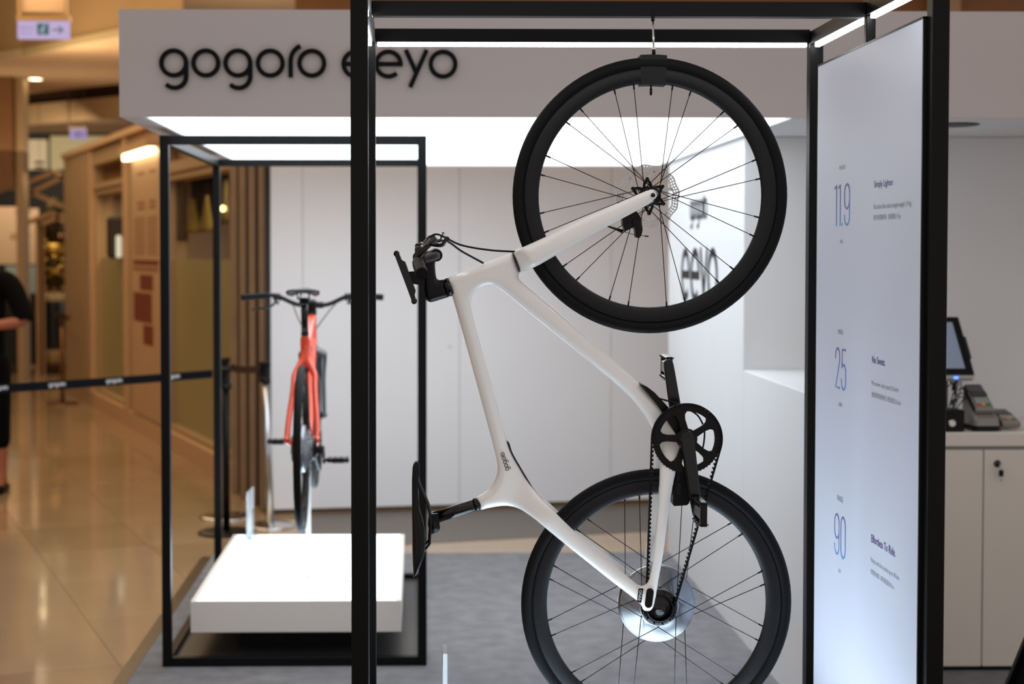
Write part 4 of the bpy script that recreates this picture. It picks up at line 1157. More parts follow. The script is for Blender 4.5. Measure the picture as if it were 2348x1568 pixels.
# ================================================================== BARRIER POSTS
def stanchion(label, loc, hgt, pm, hm, bm_, br=0.18, lean=(0, 0), group=None):
    x, y = loc
    s = empty('barrier_post', (x, y, 0), label, 'barrier post', group)
    mb = MB(); mb.lathe([(0, 0.022), (br*0.5, 0.018), (br*0.93, 0.014), (br, 0.009), (br, 0.0), (0, 0)], Matrix.Translation((x, y, 0)), 40); mb.build('base', bm_, s)
    tp = (x+lean[0], y+lean[1], hgt-0.11)
    mb = MB(); mb.tube([(x, y, 0.015), tp], 0.0225, 18); mb.build('pole', pm, s)
    mb = MB(); T_ = Matrix.Translation((tp[0], tp[1], hgt-0.13))
    mb.lathe([(0, 0.13), (0.033, 0.13), (0.036, 0.122), (0.036, 0.104), (0.026, 0.10), (0.026, 0.032), (0.036, 0.028), (0.036, 0.004), (0.03, 0.0), (0, 0)], T_, 24); hd = mb.build('head', hm, s)
    for k in range(3):
        a_ = k*pi/2+0.3
        mb = MB(); mb.bbox((-0.009, 0.026, 0.035), (0.009, 0.040, 0.098), 0.003, T_ @ Matrix.Rotation(a_, 4, 'Z')); mb.build('belt_clip', hm if k else CHROME, hd)
    return s
qA = Pz(508, 1222, 0); qB = Pz(517, 1186, 0); qC = Pz(620, 1207, 0); qD = Pz(170, 925, 0); qE = Pz(133, 846, 0)
sA = stanchion('matt black barrier post holding the printed black belt, behind the left frame', (qA[0]+0.03, qA[1]), 1.0, BLACK_METAL, BLACK_SATIN, BLACK_SATIN, 0.17)
sB = stanchion('chrome barrier post with black head directly right of the left rear frame post', (qB[0], qB[1]), 1.02, STEEL, BLACK_SATIN, CHROME, 0.165)
sC = stanchion('leaning chrome barrier post in front of the end of the white hoarding', (qC[0], qC[1]), 1.02, STEEL, BLACK_SATIN, CHROME, 0.150, (-0.028, 0))
BRZ = mat('bronze_metal', S(120, 84, 52), 0.3, metal=0.7)
sD = stanchion('bronze barrier post standing at the foot of the fluted pilaster', (qD[0]-0.12, qD[1]-0.04), 1.02, BRZ, DKW, BRZ, 0.185)
sE = stanchion('bronze barrier post far off in front of the gold sculpture shop', (qE[0], qE[1]), 1.02, BRZ, DKW, BRZ, 0.185)
def belt(par, p0, p1, wd, m, th=0.0015):
    p0 = np.array(p0, float); p1 = np.array(p1, float); d = (p1-p0); d[2] = 0; d /= np.linalg.norm(d); n_ = np.array([-d[1], d[0], 0])
    N = 14; mb = MB(); rings = []
    for i in range(N+1):
        t = i/N; p = p0+(p1-p0)*t; sag = -0.012*4*t*(1-t)
        rings.append([p+n_*th+(0, 0, wd/2+sag), p+n_*th+(0, 0, -wd/2+sag), p-n_*th+(0, 0, -wd/2+sag), p-n_*th+(0, 0, wd/2+sag)])
    mb.loft(rings, smooth=False); return mb.build('belt', m, par)
BELT = mat('black_webbing', (0.004, 0.0045, 0.0075), 0.7, spec=0.1, bump=0.3, scale=200)
pa = P(487, 857, qA[1]-0.03); pz_ = pa[2]; pb = Pz(-2, 886, pz_); pc = pb+(pb-pa)*0.9
bt = belt(sA, pa, pc, 0.048, BELT)
dv = (pb-pa); dv[2] = 0; dv /= np.linalg.norm(dv); nn_ = np.array([-dv[1], dv[0], 0])
nn_ = nn_ if nn_@(pa-CAM) < 0 else -nn_
WPR = mat('white_print', S(230, 230, 230), 0.5)
for xw in (14, 148, 280, 414):                      # right ends of the printed words
    t = min([i/2000 for i in range(2001)], key=lambda u: abs(proj(pa+(pc-pa)*u)[0]-(xw-37)))
    right = -dv; kk = 0.0088; o_ = pa+(pc-pa)*t+np.array([0, 0, -0.012*4*t*(1-t)+0.003])
    mb = MB()
    for ch, u in WORD_G: letter_mb(mb, ch, u+1, lambda uu, vv, h: o_+right*uu*kk+np.array([0, 0, vv*kk])+nn_*(0.0016+h), 0.0, 0.0005, 0.36)
    mb.build('logo', WPR, bt)
pB2, pC2 = P(528, 842, qB[1]), P(596, 845, qC[1])
belt(sB, pB2, pC2, 0.045, mat('brown_webbing', S(62, 38, 22), 0.7))
belt(sD, (qD[0]-0.04, qD[1], 0.95), P(124, 718, 19.0), 0.05, mat('brown_webbing', S(62, 38, 22), 0.7))

# ================================================================== PERSON
def skin_mesh(name, pts, edges, m, sub=2):
    me = bpy.data.meshes.new('tmp'); me.from_pydata([p[:3] for p in pts], edges, [])
    o = bpy.data.objects.new('tmp', me); COL.objects.link(o)
    sk = o.modifiers.new('s', 'SKIN'); 
    o.modifiers.new('d', 'SUBSURF').levels = sub
    for v, p in zip(me.skin_vertices[0].data if len(me.skin_vertices) else [], pts):
        v.radius = (p[3], p[4] if len(p) > 4 else p[3])
    return o, me, m
def add_skin(name, pts, edges, m, parent, sub=2):
    import bmesh
    me = bpy.data.meshes.new('tmp'); me.from_pydata([p[:3] for p in pts], edges, [])
    bm = bmesh.new(); bm.from_mesh(me)
    lay = bm.verts.layers.skin.verify(); bm.verts.ensure_lookup_table()
    for v, p in zip(bm.verts, pts): v[lay].radius = (p[3], p[4] if len(p) > 4 else p[3])
    bm.verts[0][lay].use_root = True
    bm.to_mesh(me); bm.free()
    o = bpy.data.objects.new('tmp', me); COL.objects.link(o)
    o.modifiers.new('s', 'SKIN').use_smooth_shade = True
    ms = o.modifiers.new('d', 'SUBSURF'); ms.levels = sub; ms.render_levels = sub
    bpy.context.view_layer.update()
    me2 = bpy.data.meshes.new_from_object(o.evaluated_get(bpy.context.evaluated_depsgraph_get()))
    bpy.data.objects.remove(o)
    me2.name = name; me2.materials.clear(); me2.materials.append(m)
    me2.polygons.foreach_set('use_smooth', [True]*len(me2.polygons))
    return link(name, me2, parent)
qf = Pz(6, 1132, 0)
pe = empty('person', (qf[0]-0.12, qf[1], 0), 'person in black shirt and trousers at the left edge, elbow bent outwards', 'person')
# local axes: x right, y away from the camera, z up; the person faces away to the left
pts = [(0,0,0.98,.09,.08),(0,0.0,1.18,.09,.08),(0,0.01,1.36,.095,.08),(0,0.015,1.48,.075,.07),(-0.035,0.02,1.56,.05,.05),(-0.06,0.03,1.66,.078,.085),(-0.06,0.03,1.76,.082,.09),(-0.06,0.03,1.83,.05,.055),
       (0.16,0.01,1.49,.028,.028),(0.24,-0.03,1.36,.03,.03),(0.30,-0.07,1.21,.043,.043),(0.16,-0.15,1.19,.038,.038),(0.03,-0.18,1.18,.028,.028),(-0.03,-0.175,1.18,.034,.018),
       (-0.16,0.01,1.49,.028,.028),(-0.24,0.02,1.34,.03,.03),(-0.27,0.05,1.20,.043,.043),(-0.22,0.22,1.15,.036,.036),(-0.18,0.34,1.16,.028,.028),(-0.17,0.40,1.165,.034,.018),
       (0.09,0,0.90,.075,.075),(0.10,0,0.52,.058,.058),(0.10,0.02,0.30,.055,.058),(0.10,0.02,0.09,.036,.040),(0.105,-0.04,0.045,.036,.03),(0.09,0.13,0.035,.036,.025),
       (-0.09,0,0.90,.075,.075),(-0.10,0.02,0.52,.058,.058),(-0.10,0.04,0.30,.055,.058),(-0.10,0.05,0.09,.036,.040),(-0.10,0.0,0.045,.036,.03),(-0.10,0.17,0.035,.036,.025)]
edg = [(0,1),(1,2),(2,3),(3,4),(4,5),(5,6),(6,7),(2,8),(8,9),(9,10),(10,11),(11,12),(12,13),(2,14),(14,15),(15,16),(16,17),(17,18),(18,19),(0,20),(20,21),(21,22),(22,23),(23,24),(23,25),(0,26),(26,27),(27,28),(28,29),(29,30),(29,31)]
# fingers grow out of the palm vertices
def fingers(base, d, side):
    d = np.array(d, float); d /= np.linalg.norm(d); sd = np.array([0, 0, 1.0])
    for k, (of, ln_) in enumerate(((-0.026, .062), (-0.009, .072), (0.009, .068), (0.026, .055))):
        b0_ = np.array(pts[base][:3])+sd*of*0.8; i0 = len(pts)
        pts.append((*(b0_+d*0.035), .009, .009)); pts.append((*(b0_+d*(0.035+ln_*0.55)+np.array([0, 0.008, 0])), .008, .008)); pts.append((*(b0_+d*(0.035+ln_)+np.array([0, 0.022, 0])), .007, .007))
        edg.extend([(base, i0), (i0, i0+1), (i0+1, i0+2)])
    i0 = len(pts); b0_ = np.array(pts[base][:3])
    pts.append((*(b0_+d*0.01+sd*0.036), .010, .010)); pts.append((*(b0_+d*0.045+sd*0.058), .009, .009)); edg.extend([(base, i0), (i0, i0+1)])
fingers(13, (-1, 0.1, 0), 1); fingers(19, (0.2, 1, 0), 1)
body = add_skin('body', pts, edg, SKIN, pe)
sh = [(0,0,0.90,.16,.125),(0,0,1.02,.165,.125),(0,0.0,1.18,.158,.118),(0,0.01,1.36,.172,.122),(0,0.015,1.48,.13,.10),(-0.02,0.018,1.545,.065,.062)]
shirt = add_skin('shirt', sh, [(0,1),(1,2),(2,3),(3,4),(4,5)], CLOTH_BLACK, pe)
for pth in (((0.05,0.012,1.46),(0.13,0.012,1.485),(0.19,0.0,1.45),(0.245,-0.03,1.36),(0.285,-0.058,1.27),(0.305,-0.07,1.215)), ((-0.05,0.012,1.46),(-0.13,0.012,1.485),(-0.19,0.012,1.44),(-0.245,0.02,1.34),(-0.27,0.045,1.235))):
    mb = MB(); cp_ = catmull(pth, 5); mb.tube(cp_, [0.085+(0.062-0.085)*i/(len(cp_)-1) for i in range(len(cp_))], 16); mb.build('sleeve', CLOTH_BLACK, pe, local=True)
tr_ = [(0,0,1.04,.15,.12),(0,0,0.98,.15,.12),(0.09,0,0.88,.11,.11),(0.10,0,0.52,.085,.085),(0.10,0.02,0.30,.078,.078),(-0.09,0,0.88,.11,.11),(-0.10,0.02,0.52,.085,.085),(-0.10,0.04,0.30,.078,.078)]
add_skin('trousers', tr_, [(0,1),(1,2),(2,3),(3,4),(1,5),(5,6),(6,7)], CLOTH_BLACK, pe)
hr_ = [(-0.06,0.02,1.825,.075,.08),(-0.06,0.0,1.77,.095,.095),(-0.06,-0.01,1.70,.085,.08),(-0.06,-0.01,1.645,.06,.05)]
add_skin('hair', hr_, [(0,1),(1,2),(2,3)], mat('black_hair', (0.01, 0.008, 0.007), 0.5), pe)
FACE = mat('face_detail', S(60, 34, 26), 0.4)
for s in (-1, 1):
    mb = MB(); mb.tube([(-0.06+s*0.036-0.010, 0.116, 1.715), (-0.06+s*0.036, 0.120, 1.716), (-0.06+s*0.036+0.010, 0.116, 1.715)], [0.003, 0.006, 0.003], 8); mb.build('eye', FACE, pe, local=True)
    mb = MB(); mb.tube([(-0.06+s*0.082, 0.03, 1.74), (-0.06+s*0.092, 0.022, 1.72), (-0.06+s*0.084, 0.03, 1.68)], [0.008, 0.013, 0.007], 8); mb.build('ear', SKIN, pe, local=True)
    mb = MB(); mb.tube([(s*0.10, -0.07, 0.028), (s*0.10, 0.0, 0.040), (s*0.098, 0.10, 0.034), (s*0.095, 0.19, 0.020)], [0.032, 0.044, 0.042, 0.030], 12); mb.build('shoe', BLACK_SATIN, pe, local=True)
mb = MB(); mb.tube([(-0.06, 0.112, 1.715), (-0.06, 0.135, 1.69), (-0.06, 0.118, 1.675)], [0.007, 0.013, 0.008], 8); mb.build('nose', SKIN, pe, local=True)
mb = MB(); mb.tube([(-0.084, 0.108, 1.645), (-0.06, 0.116, 1.644), (-0.036, 0.108, 1.645)], [0.003, 0.006, 0.003], 8); mb.build('mouth', FACE, pe, local=True)

# ================================================================== MALL
BEIGE = mat('beige_wall_paint', S(168, 140, 104), 0.6, var=0.03, scale=2)
BEIGE2 = mat('pale_beige_paint', S(196, 160, 122), 0.6, var=0.03, scale=2)
BROWN = mat('brown_veneer', S(126, 86, 46), 0.5, var=0.08, scale=4)
DKBR = mat('dark_brown_panel', S(62, 38, 20), 0.6)
OLIVE = mat('olive_frosted_film', S(156, 146, 104), 0.35, var=0.03, scale=1.2)
MAUVE = mat('mauve_grey_board', S(150, 126, 108), 0.7)
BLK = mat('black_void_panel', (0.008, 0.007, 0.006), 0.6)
def corp(name, par, m, boxes, kind=None):
    mb = MB()
    for q in boxes: cbox(mb, *q)
    c = None if par is not None else (float(np.mean([v[0] for v in mb.v])), float(np.mean([v[1] for v in mb.v])), 0.0)
    return mb.build(name, m, par, kind, loc=c)
wl = corp('wall_left', None, BEIGE, [(1.83, 3.55, -0.25, 0.0, 0, 2.80), (5.46, 7.42, -0.25, -0.02, 0, 2.80), (-0.85, 1.83, -0.25, 0, 2.36, 2.45), (-0.85, 1.83, -0.25, 0, 2.62, 2.80), (3.55, 5.46, -0.25, 0, 2.36, 2.42), (3.55, 5.46, -0.25, 0, 2.62, 2.80)], 'structure')
corp('cornice', wl, BEIGE2, [(-0.85, 7.46, -0.25, 0.05, 2.80, 2.86)])
corp('baseboard', wl, BEIGE2, [(-0.85, 5.46, -0.05, 0.022, 0, 0.16)])
for i in range(7): corp('flute', wl, BEIGE, [(5.62+i*0.26, 5.80+i*0.26, -0.02, 0.03, 0, 2.80)])
corp('edge_moulding', wl, BEIGE2, [(3.42, 3.55, 0.0, 0.03, 0.16, 2.80)]); corp('edge_moulding', wl, BEIGE2, [(5.46, 5.56, -0.02, 0.03, 0.16, 2.80)])
for n, (s0, s1, tz) in enumerate(((-0.85, 1.83, 2.45), (3.55, 5.46, 2.42))):
    wn = corp('window_%d' % (n+1), None, BEIGE, [(s0, s0+0.06, -0.2, -0.02, 0.16, 2.36), (s1-0.06, s1, -0.2, -0.02, 0.16, 2.36), (s0, s1, -0.2, -0.02, 2.30, 2.36), (s0, s1, -0.2, -0.02, 0.16, 0.20)], 'structure')
    corp('frosted_pane', wn, OLIVE, [(s0+0.06, s1-0.06, -0.10, -0.09, 0.20, 1.63)])
    corp('clear_pane', wn, clear_glass('shop_glass'), [(s0+0.06, s1-0.06, -0.10, -0.095, 1.63, 2.30)])
    corp('display_side', wn, MAUVE, [(s1, s1+0.03, -1.0, -0.25, 0.2, 2.4)])
    corp('display_top', wn, MAUVE, [(s0-(1.1 if n == 0 else 0), s1, -1.0, -0.2, 2.40, 2.42)])
    corp('transom_panel', wn, BROWN, [(s0, s1, -0.2, -0.12, tz, 2.62)])
    corp('display_backboard', wn, MAUVE, [(s0-(1.1 if n == 0 else 0), s1, -1.0, -0.97, 0.2, 2.4)])
# costumes in the nearer window
COST = mat('dark_brown_fabric', S(58, 42, 26), 0.8, var=0.2, scale=9); GOLDF = mat('mustard_fabric', S(122, 102, 38), 0.7, var=0.2, scale=9)
def hung(label, x, ytop, ybot, wpx, taper, m, w_=-0.5, group=None):
    rx = (x-957-0)/3520
    s = None
    best = min([i*0.01 for i in range(-300, 800)], key=lambda k: abs(proj(cor(k, w_, 1.9))[0]-x))
    c = cor(best, w_, 0); D = c[1]
    zt_ = P(x, ytop, D)[2]; zb_ = P(x, ybot, D)[2]; hw = wpx/2*D/3520
    o = empty('hanging_garment', (c[0], c[1], zb_), label, 'garment', group)
    rings = []
    for t, k in ((0, taper), (0.15, taper*1.15), (0.5, (1+taper)/2), (0.85, 1.0), (1.0, 0.96)):
        z = zt_+(zb_-zt_)*t
        rings.append([(c[0]+hw*k*cos(a)*(1+0.12*cos(6*a)), c[1]+0.04*sin(a), z) for a in [2*pi*i/20 for i in range(20)]])
    mb = MB(); mb.loft(rings); mb.build('fabric', m, o)
    mb = MB(); mb.tube([(c[0], c[1], zt_), (c[0], c[1], 2.36)], 0.006, 6); mb.build('hanger_wire', DKW, o)
hung('long dark garment at the left of the nearer shop window', 414, 416, 552, 28, 0.9, COST, -0.15)
hung('dark brown hanging garment spread behind the mustard ones', 458, 408, 518, 92, 1.0, COST, -0.33)
hung('mustard bell-shaped garment left of its pair in the nearer window', 444, 455, 534, 30, 0.25, GOLDF, -0.22)
hung('mustard bell-shaped garment beside the left rear frame post', 474, 448, 532, 28, 0.3, GOLDF, -0.22)
hung('dark garment behind the small yellow bulb', 512, 400, 512, 22, 0.8, mat('olive_fabric', S(96, 80, 40), 0.8), -0.25)
c = P(511, 478, 11.75); bu = empty('pendant_bulb', c, 'small glowing yellow bulb beside the left rear frame post', 'bulb')
mb = MB(); mb.lathe([(0, -0.022), (0.012, -0.018), (0.017, -0.006), (0.016, 0.008), (0.008, 0.02), (0, 0.022)], Matrix.Translation(c), 16); mb.build('globe', emission('bulb_glow', (1.0, 0.75, 0.22), 6), bu)
mb = MB(); mb.tube([c+np.array([0, 0, 0.02]), c+np.array([0, 0, 0.06])], 0.007, 8); mb.build('socket', DKW, bu); mb = MB(); mb.tube([c+np.array([0, 0, 0.05]), (c[0], c[1], 2.36)], 0.002, 5); mb.build('wire', DKW, bu)
# display in the further window
c = P(276, 562, 15.6)
mb = MB(); dk = empty('shop_display_stand', (c[0], c[1], 1.63), 'dark display stand with two lit cream lanterns in the further window', 'display stand')
mb.bbox((c[0]-0.15, c[1]+0.03, 1.62), (c[0]+0.10, c[1]+0.12, 2.05), 0.03); mb.build('dark_back', DKW, dk)
for k in (0, 1):
    q = P(272+k*15, 563, 15.55)
    mb = MB(); mb.tube([(q[0], q[1], 1.63), (q[0], q[1], 1.64), (q[0], q[1], 1.84), (q[0], q[1], 1.855)], [0.02, 0.028, 0.028, 0.018], 14); mb.build('lantern', emission('cream_lantern', (1.0, 0.86, 0.6), 0.75), dk)
# info panel with its own lamp
ip = empty('information_panel', cor(2.5, 0.03, 0.5), 'tall warm lit information panel with red-brown blocks, left of the black frame post', 'information panel')
corp('board', ip, mat('peach_board', S(188, 156, 120), 0.6), [(1.84, 3.12, 0.004, 0.02, 0.18, 2.58)])
RB = mat('red_brown_print', S(120, 58, 34), 0.6, var=0.15, scale=14); RB2 = mat('faded_brown_print', S(150, 104, 70), 0.6)
def zs(y, s): c = cor(s, 0.02, 0); return P(0, y, c[1])[2]
for (s0, s1, ya, yb, m_) in ((1.9, 3.05, 596, 608, RB), (2.2, 3.05, 672, 740, RB), (2.15, 2.75, 630, 666, RB), (2.15, 2.6, 745, 790, RB), (1.9, 3.05, 612, 622, RB2)):
    corp('printed_block', ip, m_, [(s0, s1, 0.02, 0.0212, zs(yb, 2.5), zs(ya, 2.5))])
mb = MB()
for i in range(14):
    z = zs(500+i*6.5, 2.5); cbox(mb, 1.95, 2.4, 0.02, 0.0208, z, z+0.012); cbox(mb, 2.5, 3.0, 0.02, 0.0208, z, z+0.012)
for y_ in (400, 468, 480): z = zs(y_, 2.5); cbox(mb, 2.0, 2.3, 0.02, 0.0208, z, z+0.03); cbox(mb, 2.5, 2.85, 0.02, 0.0208, z, z+0.03)
mb.build('text_lines', RB2, ip, kind='stuff')
corp('lamp_box', ip, BEIGE2, [(1.84, 3.12, 0.02, 0.14, 2.60, 2.66)])
corp('lamp_tube', ip, emission('warm_tube', (1.0, 0.80, 0.48), 7.0), [(1.86, 3.10, 0.05, 0.11, 2.545, 2.60)])

# ---- ceilings, slots and far end of the corridor
def quad3(name, pts, th, m, par=None, kind=None):       # slab from a horizontal outline
    mb = MB(); mb.prism([(p[0], p[1]) for p in pts], lambda u, v, h: (u, v, h), pts[0][2], pts[0][2]+th)
    loc = None if par is not None else (float(np.mean([p[0] for p in pts])), float(np.mean([p[1] for p in pts])), float(pts[0][2]))
    return mb.build(name, m, par, kind, loc=loc)
def curtain(name, pts, z0, z1, th, m, par=None, kind=None):   # vertical face along a plan polyline
    mb = MB(); rings = []
    for i, p in enumerate(pts):
        rings.append([(p[0], p[1], z0), (p[0], p[1]+th, z0), (p[0], p[1]+th, z1), (p[0], p[1], z1)])
    mb.loft(rings, smooth=False)
    loc = None if par is not None else (float(np.mean([p[0] for p in pts])), float(np.mean([p[1] for p in pts])), z0)
    return mb.build(name, m, par, kind, loc=loc)
CEIL = mat('ceiling_paint', S(204, 172, 138), 0.8, var=0.02, scale=1)
ce = quad3('ceiling', [(-14, 6.0, 4.65), (7, 6.0, 4.65), (7, 29, 4.65), (-14, 29, 4.65)], 0.1, BEIGE, kind='structure')
f0, f1, f2_ = Pz(-120, 150, 3.95), Pz(52, 128, 3.95), Pz(170, 104, 3.95)
f3 = Pz(290, 80, 3.95); f4 = Pz(420, 46, 3.95)
curtain('trim_2', [f0, f1, f2_, f3, f4], 3.99, 4.65, 0.05, BEIGE, kind='structure')
curtain('trim_3', [p-np.array([0, 0.03, 0]) for p in (f0, f1, f2_, f3, f4)], 3.95, 4.03, 0.09, mat('pale_metal_trim', S(196, 178, 140), 0.4), kind='structure')
g0, g1, g2 = Pz(-120, 224, 3.95), Pz(52, 216, 3.95), Pz(300, 190, 3.95)
quad3('ceiling_lower', [f0+np.array([0, .05, 0]), f1+np.array([0, .05, 0]), f2_+np.array([0, .05, 0]), f3+np.array([0, .05, 0]), f4+np.array([0, .05, 0]), g2, g1, g0], 0.05, CEIL, kind='structure')
curtain('trim_4', [g0+np.array([0, 0.35, 0]), g1+np.array([0, 0.35, 0]), g2+np.array([0, 0.35, 0])], 3.6, 4.3, 0.05, DKBR, kind='structure')
zb_ = P(52, 241, g1[1]+0.1)[2]; zl_ = P(52, 287, g1[1]+0.1)[2]
gg = [g0+np.array([0, .1, 0]), g1+np.array([0, .1, 0]), g2+np.array([0, .1, 0])]
curtain('trim_5', gg, zl_, zb_, 0.06, BEIGE, kind='structure')
k0, k1, k2 = Pz(-120, 330, zl_), Pz(52, 321, zl_), Pz(320, 300, zl_)
quad3('ceiling_far', [gg[0]*np.array([1, 1, 0])+np.array([0, .06, zl_]), gg[1]*np.array([1, 1, 0])+np.array([0, .06, zl_]), gg[2]*np.array([1, 1, 0])+np.array([0, .06, zl_]), k2, k1, k0], 0.05, CEIL, kind='structure')
q = Pz(81, 181, 3.95)
dl = empty('downlight', q, 'round recessed downlight in the lower mall ceiling', 'downlight')
mb = MB(); mb.lathe([(0.085, -0.004), (0.105, -0.008), (0.115, 0.0)], Matrix.Translation(q), 28); mb.build('trim_ring', CEIL, dl)
mb = MB(); mb.lathe([(0, -0.003), (0.088, -0.003)], Matrix.Translation(q), 28); mb.build('lens', emission('downlight_glow', (1.0, 0.82, 0.55), 9), dl)
# column, far shop
a, b = P(-60, 300, 20.0), P(28, 300, 20.0); c = P(52, 300, 20.3)
co = empty('mall_column', ((a[0]+b[0])/2, 20.2, 0), 'brown veneered column at the far left under the ceiling', 'column')
Bx('shaft', (a[0], 20.0, 2.5), (b[0], 20.5, 4.6), BROWN, co); Bx('recess', (b[0], 20.2, 2.5), (P(36, 300, 20.2)[0], 20.5, 4.6), DKW, co); Bx('pilaster', (P(36, 300, 20.1)[0], 20.1, 0), (P(52, 300, 20.1)[0], 20.4, 4.6), BEIGE, co)
YF = 23.6
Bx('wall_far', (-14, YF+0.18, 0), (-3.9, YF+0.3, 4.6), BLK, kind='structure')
def fp(x, y, Y): return P(x, y, Y)
def panel_px(name, x0, y0, x1, y1, Y, th, m, par=None, label=None, cat=None):
    a = P(x0, y1, Y); b = P(x1, y0, Y)
    o = Bx(name, (a[0], Y, a[2]), (b[0], Y+th, b[2]), m, par)
    if label: tag(o, label, cat)
    return o
LBX = mat('cream_lightbox', S(200, 184, 150), 0.5, emit=0.28, ecol=S(225, 205, 165), var=0.08, scale=2)
panel_px('lightbox_panel', 53, 320, 105, 388, YF, 0.176, LBX, None, 'square cream lit panel high on the far shop front, left one', 'lightbox')
panel_px('lightbox_panel', 116, 312, 300, 388, YF, 0.176, mat('olive_cream_lightbox', S(176, 164, 120), 0.5, emit=0.22, ecol=S(215, 200, 150), var=0.06, scale=2), None, 'long cream lit panel high on the far shop front, right one', 'lightbox')
panel_px('black_screen', 147, 352, 235, 402, YF-0.05, 0.05, BLK, None, 'black screen in front of the long lit panel above the fluted pilaster', 'screen')
q = P(184, 366, YF-0.3); sl = empty('spotlight', q, 'tiny white spotlight in front of the black screen', 'spotlight')
mb = MB(); mb.lathe([(0, -0.03), (0.03, -0.03), (0.035, 0.02), (0.02, 0.05), (0, 0.05)], Matrix.Translation(q) @ Matrix.Rotation(pi/2*0.8, 4, 'X').inverted(), 14); mb.build('shell', CHROME, sl)
mb = MB(); mb.lathe([(0, 0.0), (0.032, 0.0)], Matrix.Translation((q[0], q[1]-0.051, q[2])) @ Matrix.Rotation(pi/2, 4, 'X'), 14); mb.build('lens', emission('spot_glow', (0.9, 0.93, 1), 4), sl)
mb = MB(); mb.tube([(q[0], q[1]+0.02, q[2]), (q[0], YF-0.05, q[2]+0.02)], 0.01, 6); mb.build('bracket', CHROME, sl)
# timber lattice
lt = empty('timber_lattice', P(90, 500, 21.0), 'diagonal timber lattice frame over the far shop entrance', 'lattice')
WOODL = mat('light_timber', S(176, 138, 96), 0.5, var=0.05, scale=4)
for (x0, y0, x1, y1) in ((33, 432, 123, 395), (121, 393, 153, 412), (51, 452, 153, 402), (46, 429, 146, 474), (-30, 402, 48, 430), (96, 514, 150, 491), (40, 520, 120, 488), (120, 488, 152, 512), (-30, 446, 50, 420)):
    a = P(x0, y0, 21.0); b = P(x1, y1, 21.0); d = (b-a)/np.linalg.norm(b-a); n_ = np.array([-d[2], 0, d[0]])*0.028
    mb = MB(); mb.prism([((a-n_)[0], (a-n_)[2]), ((b-n_)[0], (b-n_)[2]), ((b+n_)[0], (b+n_)[2]), ((a+n_)[0], (a+n_)[2])], lambda u, v, h: (u, h, v), 20.96, 21.04); mb.build('beam', WOODL, lt)
for x0, x1, y0, y1 in ((45, 54, 438, 845), (84, 96, 500, 862), (92, 99, 505, 690)):
    a = P(x0, y1, 21.05); b = P(x1, y0, 21.05)
    Bx('upright', (a[0], 21.05, 0), (b[0], 21.13, b[2]), WOODL, lt)
panel_px('wall_board', -60, 474, 46, 606, 22.2, 0.05, mat('cream_board', S(196, 166, 132), 0.6), None, 'cream notice board left of the slim timber upright', 'board')
panel_px('wall_board', 53, 478, 88, 606, 22.2, 0.05, mat('cream_board', S(196, 166, 132), 0.6), None, 'cream notice board between the two timber uprights', 'board')
mb = MB()
for (x0, x1, y) in ((24, 45, 538), (24, 44, 546), (55, 70, 540), (56, 66, 547), (34, 44, 486), (62, 72, 482)):
    a = P(x0, y+2, 22.2); b = P(x1, y-2, 22.2); mb.box((a[0], 22.193, a[2]), (b[0], 22.2, b[2]))
mb.build('board_print', RB2, bpy.data.objects['wall_board'], kind='stuff')
gc = empty('glass_case', P(55, 670, 21.6), 'pale glass show case beside the gold sculpture', 'show case')
panel_px('glass_front', 14, 610, 86, 672, 21.5, 0.03, mat('glowing_green_glass', S(150, 160, 148), 0.15, emit=0.06, ecol=S(180, 195, 180)), gc); panel_px('base', 14, 672, 86, 842, 21.5, 0.4, BLK, gc); panel_px('plinth', 12, 836, 87, 850, 21.45, 0.45, DKBR, gc)  # glass front has a faint glow of its own mixed in
dr = empty('door_frame', P(60, 845, 20.7), 'thin pale frame of a dark opening beside the person', 'frame')
for (x0, x1, y0, y1) in ((52, 58, 742, 864.2), (52, 86, 838, 846), (80, 86, 842, 864.2)):
    panel_px('frame_bar', x0, y0, x1, y1, 20.7, 0.05, WOODL, dr)
# gold sculpture on pedestal (a generic dome, collar and crossed bars)
GOLD = mat('old_gold', S(176, 140, 62), 0.32, metal=0.75, var=0.25, scale=5); GOLDK = mat('dark_gold', S(64, 50, 24), 0.4, metal=0.6, var=0.4, scale=6)
c = P(124, 640, 21.4); gs = empty('gold_sculpture', (c[0], 21.4, 1.0), 'dark gold domed sculpture with crossed bars on a cream pedestal', 'sculpture')
def G(x, y, dy=0): return P(x, y, 21.4+dy)
def gl(prof_px, xc, m, nm, seg=24):
    xw = G(xc, 600)[0]; mb = MB(); mb.lathe([(r*21.4/3520, G(xc, y)[2]) for r, y in prof_px], Matrix.Translation((xw, 21.4, 0)), seg); return mb.build(nm, m, gs)
gl([(0, 452), (12, 455), (20, 475), (26, 520), (27, 556), (0, 558)], 124, GOLDK, 'dome')
gl([(24, 584), (33, 582), (35, 572), (30, 560), (22, 556)], 124, GOLD, 'collar')
gl([(26, 580), (30, 600), (30, 660), (24, 672), (0, 672)], 124, GOLDK, 'body')
for x, y, r in ((106, 596, 5.5), (142, 596, 5.5), (124, 591, 8), (106, 660, 5), (124, 664, 5), (142, 660, 5), (104, 553, 5)):
    q = G(x, y, -0.20); mb = MB(); rr_ = r*21.2/3520; mb.lathe([(0, rr_), (rr_*0.7, rr_*0.7), (rr_, 0), (rr_, -0.06)], Matrix.Translation(q) @ Matrix.Rotation(pi/2, 4, 'X'), 14); mb.build('boss', GOLD, gs)
for (x0, y0, x1, y1) in ((104, 615, 146, 632), (146, 606, 104, 640)):
    q0, q1 = G(x0, y0, -0.21), G(x1, y1, -0.22); mb = MB(); mb.tube([q0, q1], 0.026, 10); mb.build('crossed_bar', GOLD, gs)
